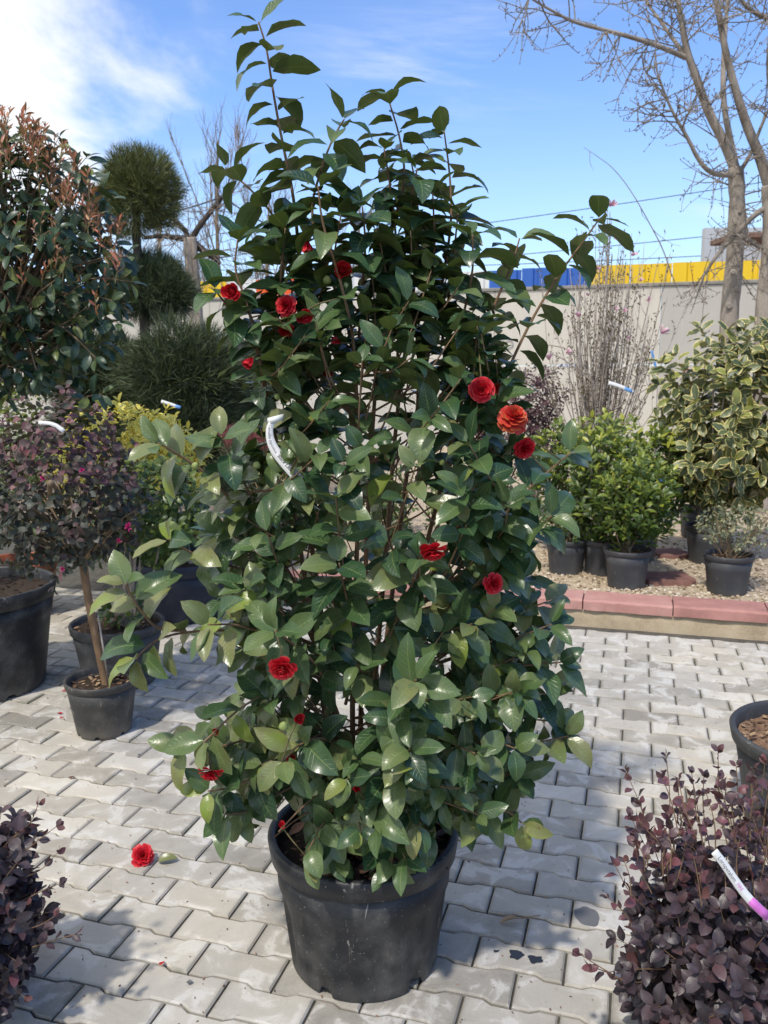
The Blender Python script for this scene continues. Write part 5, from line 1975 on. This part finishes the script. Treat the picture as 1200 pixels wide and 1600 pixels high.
    bush(G, at(200, 815, c.y), (0.46, 0.34, 0.26), 150, 0.10, 8, 0.013, None, inner=0.6, light=0.7)
    # terracotta pot
    q = Vector((ground(30, 1000).x, 5.05, 0))
    c = Vector((at(30, 890, 5.05).x, 5.05, 0))
    root = empty('potted_dark_shrub', c, 'green shrub in a terracotta coloured plastic pot behind the large black pot', 'potted shrub')
    pot(root, (0, 0, 0), 0.17, 0.225, 0.34, M['terracotta'], rim_h=0.045, lip=0.008, soil=M['soil'], notches=0)
    mb = MB()
    limb(mb, [Vector((0, 0, 0.28)), Vector((0.02, 0, 0.55)), Vector((0, 0, 0.9))], 0.012, 0.008, 6)
    mb.build('stem', M['grey_bark'], root)
    vs = variants(7, 0.05, 0.026, 2, 4, 91, fold=0.2, curl=0.4)
    P = Foliage(root, 'leaf', M['euonymus_green'], vs, 120, 9)
    bush(P, Vector((c.x, c.y, 0.85)), (0.36, 0.3, 0.38), 120, 0.1, 7, 0.014, None, inner=0.4)
    # pale yellow-green shrub at the left edge
    c0 = at(5, 585, 6.2)
    root = empty('yellow_green_shrub', Vector((c0.x, 6.2, 0)), 'yellow green shrub at the far left edge below the photinia', 'shrub')
    vs = variants(7, 0.05, 0.026, 2, 4, 93, fold=0.2, curl=0.4)
    P = Foliage(root, 'leaf', M['lime'], vs, 60, 9)
    bush(P, c0, (0.34, 0.3, 0.34), 130, 0.1, 7, 0.014, None, inner=0.5)
    bush(P, c0 - Vector((0, 0, 0.55)), (0.36, 0.3, 0.4), 110, 0.1, 7, 0.014, None, inner=0.5)
    mb = MB()
    limb(mb, [Vector((0, 0, 0)), Vector((0.02, 0, 0.6)), Vector((0, 0, c0.z))], 0.02, 0.01, 6)
    mb.build('trunk', M['grey_bark'], root)
    plant_tag([(252, 627), (268, 632), (282, 637)], 5.75, (0.022, 0.022), 'white tag hanging on the broad dark pine', ((0.75, 1.0, 'tag_blue'),))
    plant_tag([(27, 597), (31, 606), (35, 614)], 5.7, (0.035, 0.035), 'short white tag under the photinia by the yellow green shrub', ())


# ------------------------------------------------------------------ the bed on the right
def shrub_pot(px, py, rb, rt, h, label, mat='slate_pot', name='potted_shrub', soil='mulch', z=BED, notches=6):
    q = ground(px, py, z)
    c = Vector((q.x, q.y + rb, z - 0.006))
    root = empty(name, c, label, 'potted shrub')
    pot(root, (0, 0, 0), rb, rt, h, M[mat], rim_h=h * 0.13, lip=0.007, soil=M[soil], soil_z=h * 0.86, notches=notches, bits=40, bit_mat=M['mulch'], seg=48, notch_h=0.012, flutes=4)
    return root, c


def stems_to(root, c, tops, r=0.006, mat='tan_twig', z0=0.2):
    mb = MB()
    for e in tops:
        b = Vector((R.uniform(-0.03, 0.03), R.uniform(-0.03, 0.03), z0))
        path = smooth_path([b, b.lerp(e - c, 0.5) + rv(0.02), e - c], 2)
        limb(mb, path, r, r * 0.45, 5)
    o = mb.build('stems', M[mat], root)
    o['kind'] = 'stuff'


def build_right():
    lv = variants(10, 0.070, 0.030, 2, 4, 101, fold=0.25, curl=0.4, a=0.62, b=0.65)

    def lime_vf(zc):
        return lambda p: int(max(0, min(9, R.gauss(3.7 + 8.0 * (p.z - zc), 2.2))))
    for k, (px, py, rb, rt, h, cx, cy, rx, rz, n, lab) in enumerate((
            (986, 922, 0.112, 0.142, 0.245, 992, 778, 0.27, 0.26, 190, 'lime green shrub in the front slate grey pot beside the red flagstone'),
            (949, 902, 0.115, 0.140, 0.24, 950, 745, 0.27, 0.38, 190, 'taller lime green shrub whose pot is half hidden behind the front slate pot'),
            (1003, 880, 0.115, 0.140, 0.24, 1030, 735, 0.26, 0.34, 150, 'lime green shrub at the back, beside the cream edged shrub'),
            (905, 868, 0.115, 0.140, 0.24, 885, 730, 0.30, 0.30, 150, 'lime green shrub at the back, left of its neighbours under the magnolia'))):
        root, c = shrub_pot(px, py, rb, rt, h, lab)
        cc = at(cx, cy, c.y)
        stems_to(root, c, [cc + Vector((R.uniform(-rx, rx) * 0.7, R.uniform(-rx, rx) * 0.6, R.uniform(-0.1, rz * 0.6))) for _ in range(10)])
        P = Foliage(root, 'leaf', M['lime'], lv, 220 if k == 0 else 130, 9)
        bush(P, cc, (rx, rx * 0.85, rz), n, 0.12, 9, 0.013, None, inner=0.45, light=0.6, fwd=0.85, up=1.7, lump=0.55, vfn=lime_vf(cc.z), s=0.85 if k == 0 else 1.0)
    root, c = shrub_pot(889, 900, 0.108, 0.137, 0.24, 'low dark leaved shrub in the slate grey pot closest to the camellia')
    cc = at(884, 815, c.y)
    P = Foliage(root, 'leaf', M['euonymus_green'], variants(6, 0.05, 0.026, 2, 4, 103), 100, 9)
    stems_to(root, c, [cc + rv(0.1) for _ in range(6)])
    bush(P, cc, (0.22, 0.2, 0.17), 70, 0.1, 7, 0.013, None, inner=0.4)
    # thin stemmed small-leaved shrub in the front right pot
    root, c = shrub_pot(1147, 932, 0.112, 0.142, 0.245, 'small leaved grey green shrub with many thin tan stems in the front right pot', notches=0)
    cc = at(1152, 822, c.y)
    stems_to(root, c, [cc + Vector((R.uniform(-0.22, 0.25), R.uniform(-0.15, 0.15), R.uniform(-0.06, 0.14))) for _ in range(28)], 0.0035)
    P = Foliage(root, 'leaf', M['small_grey'], variants(8, 0.026, 0.017, 2, 3, 105, a=0.5, b=0.5), 150, 8)
    bush(P, cc, (0.27, 0.2, 0.15), 110, 0.09, 7, 0.013, None, inner=0.3, rnd=0.6)
    # cream edged shrub
    root, c = shrub_pot(1116, 884, 0.125, 0.16, 0.27, 'large shrub with cream edged leaves in a slate grey pot at the right', 'slate_pot')
    c2 = at(1142, 668, c.y)
    stems_to(root, c, [c2 + Vector((R.uniform(-0.35, 0.35), R.uniform(-0.25, 0.25), R.uniform(-0.4, 0.5))) for _ in range(16)], 0.009, 'grey_bark')
    P = Foliage(root, 'leaf', M['elaeagnus'], variants(10, 0.096, 0.052, 4, 5, 107, fold=0.18, curl=0.35, a=0.55, b=0.62, wave=0.16), 300, 10)
    bush(P, c2, (0.50, 0.42, 0.70), 170, 0.18, 8, 0.026, None, inner=0.55, light=0.9, lump=0.45, rnd=0.6, s=1.22)
    bush(P, c2 + Vector((0.22, 0, 0.1)), (0.42, 0.42, 0.66), 60, 0.18, 8, 0.026, None, inner=0.5, light=0.9, lump=0.45, rnd=0.5, s=1.2)
    for q in ((1098, 862), (1088, 835)):
        pass
    root, c = shrub_pot(1096, 842, 0.115, 0.14, 0.25, 'dark pot with a plain green shrub in the shade behind the cream edged shrub', 'slate_pot')
    P = Foliage(root, 'leaf', M['euonymus_green'], variants(6, 0.05, 0.026, 2, 4, 109), 40, 9)
    stems_to(root, c, [c + Vector((R.uniform(-0.15, 0.15), 0, 0.5)) for _ in range(5)])
    bush(P, c + Vector((0.05, 0, 0.62)), (0.3, 0.25, 0.3), 60, 0.1, 7, 0.014, None, inner=0.4)
    plant_tag([(1010, 736), (1024, 743), (1034, 752), (1041, 764)], 5.35, (0.03, 0.02), 'torn white tag hanging between the lime green and the cream edged shrub', ((0.55, 0.8, 'tag_blue'),))
    # magnolia
    Y = 6.9
    b = at(930, 770, Y)
    c = Vector((b.x, Y, BED))
    root = empty('magnolia', c, 'bare many stemmed magnolia opening a few pink and white flowers in front of the wall', 'shrub')
    mb, tw, tb = MB(), MB(), MB()
    tops = []
    for k in range(80):
        x1 = R.gauss(945, 56)
        y1 = 318 + 200 * R.random() ** 0.8 + abs(x1 - 945) * 0.7
        b0 = at(930 + (x1 - 945) * 0.16 + R.uniform(-8, 8), 730, Y)
        e = at(x1, y1, Y + R.uniform(-0.3, 0.3))
        path = smooth_path([Vector((b0.x * 0.6 + c.x * 0.4, Y, BED)) - c, b0 - c, b0.lerp(e, 0.5) - c + Vector(((e.x - b0.x) * 0.12, 0, 0)) + rv(0.07), e - c], 2)
        limb(mb, path, R.uniform(0.004, 0.0095), 0.0020, 5, R.random())
        twigs_from(tw, path[len(path) // 4:], 9, 0.24, 0, 0.0024, 0.35, 0, 0.1, tb, R.random(), spread=0.6)
        tops.append(e)
    mb.build('stems', M['pale_twig'], root)['kind'] = 'stuff'
    tw.build('twigs', M['pale_twig'], root)['kind'] = 'stuff'
    tb.build('buds', M['green_twig'], root)['kind'] = 'stuff'
    dr = MB()
    for pts in ([(930, 600), (880, 560), (860, 552), (846, 560)], [(925, 590), (890, 545), (865, 540), (845, 538)], [(960, 580), (1010, 560), (1030, 530)], [(945, 480), (952, 400), (953, 330)],
                [(960, 640), (1020, 600), (1062, 588)]):
        limb(dr, smooth_path([at(x, y, 6.7) - c for x, y in pts], 2), 0.006, 0.003, 5)
    dr.build('side_branches', M['pale_twig'], root)['kind'] = 'stuff'
    for k, (q, r) in enumerate((((954, 321), 0.05), ((905, 495), 0.04), ((884, 552), 0.05), ((858, 563), 0.05), ((845, 540), 0.035), ((1033, 521), 0.055), ((1066, 582), 0.05), ((975, 487), 0.03), ((960, 482), 0.03), ((1000, 440), 0.03), ((930, 420), 0.035), ((988, 400), 0.04), ((962, 372), 0.035), ((1012, 470), 0.035), ((920, 462), 0.03), ((985, 530), 0.03))):
        p = at(*q, 6.68)
        f = MB()
        face = (rv(0.7) + Vector((0, -0.5, 0.6))).normalized()
        qm = face.to_track_quat('Z', 'Y').to_matrix()
        for i in range(8):
            V, T, A = petal_shape(r * R.uniform(0.9, 1.3), r * 0.55, 0.35, 0.15, 0.0, R.random(), k * 20 + i)
            rot = Matrix.Rotation(i * 2.4, 3, 'Z') @ Matrix.Rotation(math.radians(R.uniform(20, 75)), 3, 'X')
            f.add([p - c + qm @ (rot @ Vector(v)) for v in V.tolist()], [tuple(t) for t in T.tolist()], [tuple(a) for a in A.tolist()])
        f.build('flower', M['pink_petal'], root)
    plant_tag([(951, 598), (968, 603), (990, 613)], 6.45, (0.03, 0.03), 'long white tag with a blue end on the magnolia stems', ((0.68, 0.98, 'tag_blue'),))
    plant_tag([(1018, 548), (1021, 560), (1026, 580)], 6.5, (0.02, 0.02), 'blue ribbon tag hanging right of the magnolia stems', ((0.0, 1.0, 'tag_blue'),))
    # evergreens that show between the camellia's stems
    for k, (px, py, rx, rz, yy, lab) in enumerate(((440, 800, 0.36, 0.34, 6.5, 'dark evergreen shrub seen between the left camellia stems'),
                                                  (580, 790, 0.40, 0.36, 6.9, 'dark evergreen shrub behind the middle of the camellia'),
                                                  (735, 770, 0.42, 0.36, 6.7, 'dark evergreen shrub behind the right camellia branches'))):
        cc = at(px, py, yy)
        root = empty('evergreen_shrub', Vector((cc.x, yy, BED)), lab, 'shrub', 'dark evergreens behind the camellia')
        P = Foliage(root, 'leaf', M['euonymus_green'], variants(6, 0.06, 0.03, 2, 3, 131 + k), 60, 12)
        bush(P, cc, (rx, rx, rz), 170, 0.12, 8, 0.016, None, inner=0.4, lump=0.5)
        mb = MB()
        for _ in range(6):
            limb(mb, [Vector((0, 0, 0)), Vector((R.uniform(-0.1, 0.1), 0, (cc.z - BED) * 0.6)), Vector((R.uniform(-0.2, 0.2), 0, cc.z - BED))], 0.012, 0.005, 5)
        mb.build('stems', M['grey_bark'], root)['kind'] = 'stuff'
    # burgundy shrubs by the wall
    for k, (px, py, rx, rz, yy, mt, lab) in enumerate(((838, 625, 0.26, 0.33, 7.6, 'loro_far', 'dark burgundy shrub before the wall, seen right of the spent orange bloom'),
                                                     (765, 610, 0.33, 0.27, 8.3, 'loro_far', 'dusky pink leaved shrub before the wall, behind the open red bloom'))):
        cc = at(px, py, yy)
        root = empty('burgundy_shrub', Vector((cc.x, yy, BED)), lab, 'shrub', 'burgundy shrubs before the wall')
        P = Foliage(root, 'leaf', M[mt], variants(6, 0.04, 0.024, 2, 3, 111 + k, tones=[0.1, 0.25, 0.4, 0.5, 0.6, 0.7] if k == 0 else [0.4, 0.6, 0.8, 0.9, 1.0, 0.7]), 0, 12)
        bush(P, cc, (rx, rx, rz), 200, 0.12, 8, 0.014, None, inner=0.4, lump=0.5)
        bush(P, cc - Vector((0, 0, rz * 1.3)), (rx, rx, rz), 150, 0.12, 8, 0.014, None, inner=0.4, lump=0.5)
        mb = MB()
        for _ in range(7):
            limb(mb, [Vector((0, 0, 0)), Vector((R.uniform(-0.1, 0.1), 0, (cc.z - BED) * 0.6)), Vector((R.uniform(-0.2, 0.2), 0, cc.z - BED))], 0.01, 0.004, 5)
        mb.build('stems', M['grey_bark'], root)['kind'] = 'stuff'
    # big pot with bark at the right edge
    q = ground(1168, 1252)
    q = ground(1154, 1150, 0.33)
    c = Vector((q.x + 0.285, q.y + 0.02, 0))
    root = empty('pot_of_bark', c, 'large charcoal plastic pot filled with bark mulch, cut off by the right edge', 'flower pot')
    pot(root, (0, 0, 0), 0.215, 0.272, 0.33, M['grey_pot'], rim_h=0.05, lip=0.012, soil=M['mulch'], soil_z=0.285, notches=0, bits=420, bit_mat=M['mulch'], seg=80)
    mb = MB()
    path = smooth_path([Vector((0.05, 0, 0.27)), Vector((0.06, 0.0, 0.6)), Vector((0.12, 0.02, 1.0))], 2)
    limb(mb, path, 0.016, 0.01, 8)
    mb.build('trunk', M['tan_twig'], root)


# ------------------------------------------------------------------ burgundy shrubs in the foreground
def build_front():
    vs = variants(12, 0.041, 0.026, 4, 5, 121, fold=0.22, curl=0.45, a=0.55, b=0.72, tip=0.2, wave=0.12)

    def front(label, name, c0, rad, n, pot_c, cap, mats, potmat, rt, shoots=(), tri=None):
        root = empty(name, pot_c, label, 'potted shrub')
        pot(root, (0, 0, 0), rt * 0.8, rt, 0.20, M[potmat], rim_h=0.03, lip=0.006, soil=M['soil'], notches=0)
        P = Foliage(root, 'leaf', M[mats], vs, cap, 10)
        tw = MB()
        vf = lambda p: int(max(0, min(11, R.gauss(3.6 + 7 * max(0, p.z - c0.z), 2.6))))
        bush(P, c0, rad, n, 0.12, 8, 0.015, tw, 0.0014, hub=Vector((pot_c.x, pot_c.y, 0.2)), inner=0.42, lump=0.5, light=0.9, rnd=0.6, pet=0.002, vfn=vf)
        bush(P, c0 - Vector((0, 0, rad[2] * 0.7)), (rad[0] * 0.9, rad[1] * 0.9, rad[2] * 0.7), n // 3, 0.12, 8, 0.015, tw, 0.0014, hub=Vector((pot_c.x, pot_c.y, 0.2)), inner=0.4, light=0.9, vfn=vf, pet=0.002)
        for (x, y, Y, bx, by) in shoots:
            tip, base = at(x, y, Y), at(bx, by, Y)
            path = smooth_path([base, base.lerp(tip, 0.5) + rv(0.012), tip], 2)
            tw.tube(path, [0.0017 - 0.0009 * i / (len(path) - 1) for i in range(len(path))], 4)
            leafy(P, path, R.randint(7, 11), 0.021, R.uniform(0.5, 0.85), vfn=lambda p: R.choice((5, 7, 9, 10, 11)), pet=0.002, fwd=0.8, out=0.8, droop=0.3, rnd=0.7, light=0.3)
        tw.v = [tuple(Vector(v) - pot_c) for v in tw.v]
        tw.build('twigs', M['twig'], root)['kind'] = 'stuff'
        return root
    c = at(1135, 1500, 1.62)
    pc = Vector((c.x + 0.06, 1.66, 0))
    sh = [(978, 1205, 1.72, 1015, 1310), (1040, 1178, 1.74, 1046, 1300), (1080, 1205, 1.70, 1100, 1330), (1122, 1172, 1.74, 1130, 1300), (1000, 1255, 1.66, 1040, 1380), (1150, 1195, 1.70, 1160, 1320),
          (960, 1350, 1.6, 1010, 1420), (948, 1400, 1.6, 1000, 1470), (905, 1490, 1.56, 985, 1540), (925, 1510, 1.56, 990, 1560), (1175, 1220, 1.66, 1180, 1330), (1195, 1190, 1.7, 1196, 1320), (1060, 1225, 1.68, 1075, 1330), (985, 1275, 1.68, 1030, 1370),
          (1100, 1210, 1.68, 1110, 1330), (1135, 1230, 1.62, 1140, 1340)]
    for k in range(50):
        bx, by = R.uniform(985, 1210), R.uniform(1300, 1420)
        sh.append((bx + R.uniform(-35, 20), by - R.uniform(40, 110), R.uniform(1.5, 1.72), bx, by))
    front('bushy dark burgundy shrub with a white and magenta tag, filling the lower right corner', 'burgundy_shrub', c, (0.225, 0.22, 0.215), 430, pc, 300, 'loro_dark', 'terracotta', 0.14, sh)
    c = at(-35, 1405, 1.72)
    pc = Vector((c.x - 0.10, 1.84, 0))
    sh = [(90, 1290, 1.72, 40, 1330), (95, 1380, 1.68, 30, 1410), (118, 1460, 1.66, 50, 1480), (88, 1430, 1.66, 30, 1450), (60, 1255, 1.76, 20, 1310), (40, 1560, 1.64, 0, 1530), (92, 1330, 1.70, 40, 1370)]
    front('dark burgundy shrub in a terracotta pot, cut off by the lower left edge', 'burgundy_shrub', c, (0.155, 0.16, 0.20), 190, pc, 220, 'loro_dark', 'terracotta', 0.13, sh)
    # creased tag with print in the right shrub
    pts = [(1116, 1330), (1130, 1348), (1150, 1378), (1168, 1402), (1186, 1420), (1206, 1438)]
    plant_tag(pts, 1.38, (0.014, 0.017), 'creased white tag with a magenta end lying on the right burgundy shrub', ((0.74, 0.98, 'tag_pink'),),
              (('Loropetalum', 0.014, 0.011, 'grey_ink'), ('FIRE', 0.078, 0.009, 'tag_pink')), tilt=(-0.2, -1, 0.55))
    # things fallen on the paving
    p = ground(224, 1348)
    o = flower(None, Vector((p.x, p.y, 0.022)), (0.35, -0.75, 0.6), 0.034, 'nodding', 'red_petal', 'fallen_bloom', 8, seed=77)
    tag(o, 'whole red bloom fallen on the paving left of the camellia pot', 'flower')
    p = ground(264, 1346)
    V, T, A = leaf_shape(0.062, 0.030, 4, 6, 0.55, 0.75, tone=0.86, seed=6)
    mb = MB()
    mb.add(V.tolist(), [tuple(t) for t in T.tolist()], [tuple(a) for a in A.tolist()])
    o = mb.build('fallen_leaf', M['camellia_leaf'], None, (p.x - 0.03, p.y - 0.012, 0.006))
    o.rotation_euler = (0.35, 0.25, math.radians(-78))
    tag(o, 'curled olive camellia leaf lying beside the fallen red bloom', 'leaf')
    p = ground(800, 1440)
    mb = MB()
    V, T, A = leaf_shape(0.058, 0.020, 4, 6, 0.8, 0.5, tone=0.9, seed=8)
    mb.add(V.tolist(), [tuple(t) for t in T.tolist()], [tuple(a) for a in A.tolist()])
    mb.tube([Vector((0, 0, 0)), Vector((-0.004, -0.03, 0.003)), Vector((0.003, -0.06, 0.001))], 0.0012, 4, 0.7)
    o = mb.build('dry_leaf', M['mulch'], None, (p.x + 0.02, p.y + 0.004, 0.006))
    o.rotation_euler = (0.0, 0.2, math.radians(100))
    tag(o, 'dry tan leaf with a stalk lying right of the camellia pot', 'leaf')
    for k, (q, s, mat, lab) in enumerate((((90, 1115), 0.020, 'red_petal', 'crumpled red petal on the paving before the small dusty pot'), ((96, 1081), 0.016, 'red_petal', 'small red petal at the foot of the large black pot'),
                                         ((116, 1214), 0.016, 'litter', 'shrivelled brown petal on the paving in the left middle'), ((257, 1504), 0.014, 'spent_petal', 'pale pink petal lying in a paving joint, lower left'),
                                         ((296, 1533), 0.014, 'wet', 'dark flat chip lying on a paver, lower left'), ((100, 1122), 0.014, 'red_petal', 'folded red petal touching the crumpled petal'))):
        p = ground(*q)
        V, T, A = petal_shape(s * 1.3, s * 1.2, 0.45, 0.3, 0.05, 0.5, 900 + k)
        mb = MB()
        mb.add(V.tolist(), [tuple(t) for t in T.tolist()], [tuple(a) for a in A.tolist()])
        o = mb.build('fallen_petal', M[mat], None, (p.x, p.y, 0.004))
        o.rotation_euler = (R.uniform(-0.2, 0.2), R.uniform(-0.3, 0.3), R.uniform(0, 6.28))
        tag(o, lab, 'petal', 'petals and chips scattered on the paving')


build_bare_trees()
build_pines()
build_left()
build_right()
build_front()
finish_plants()
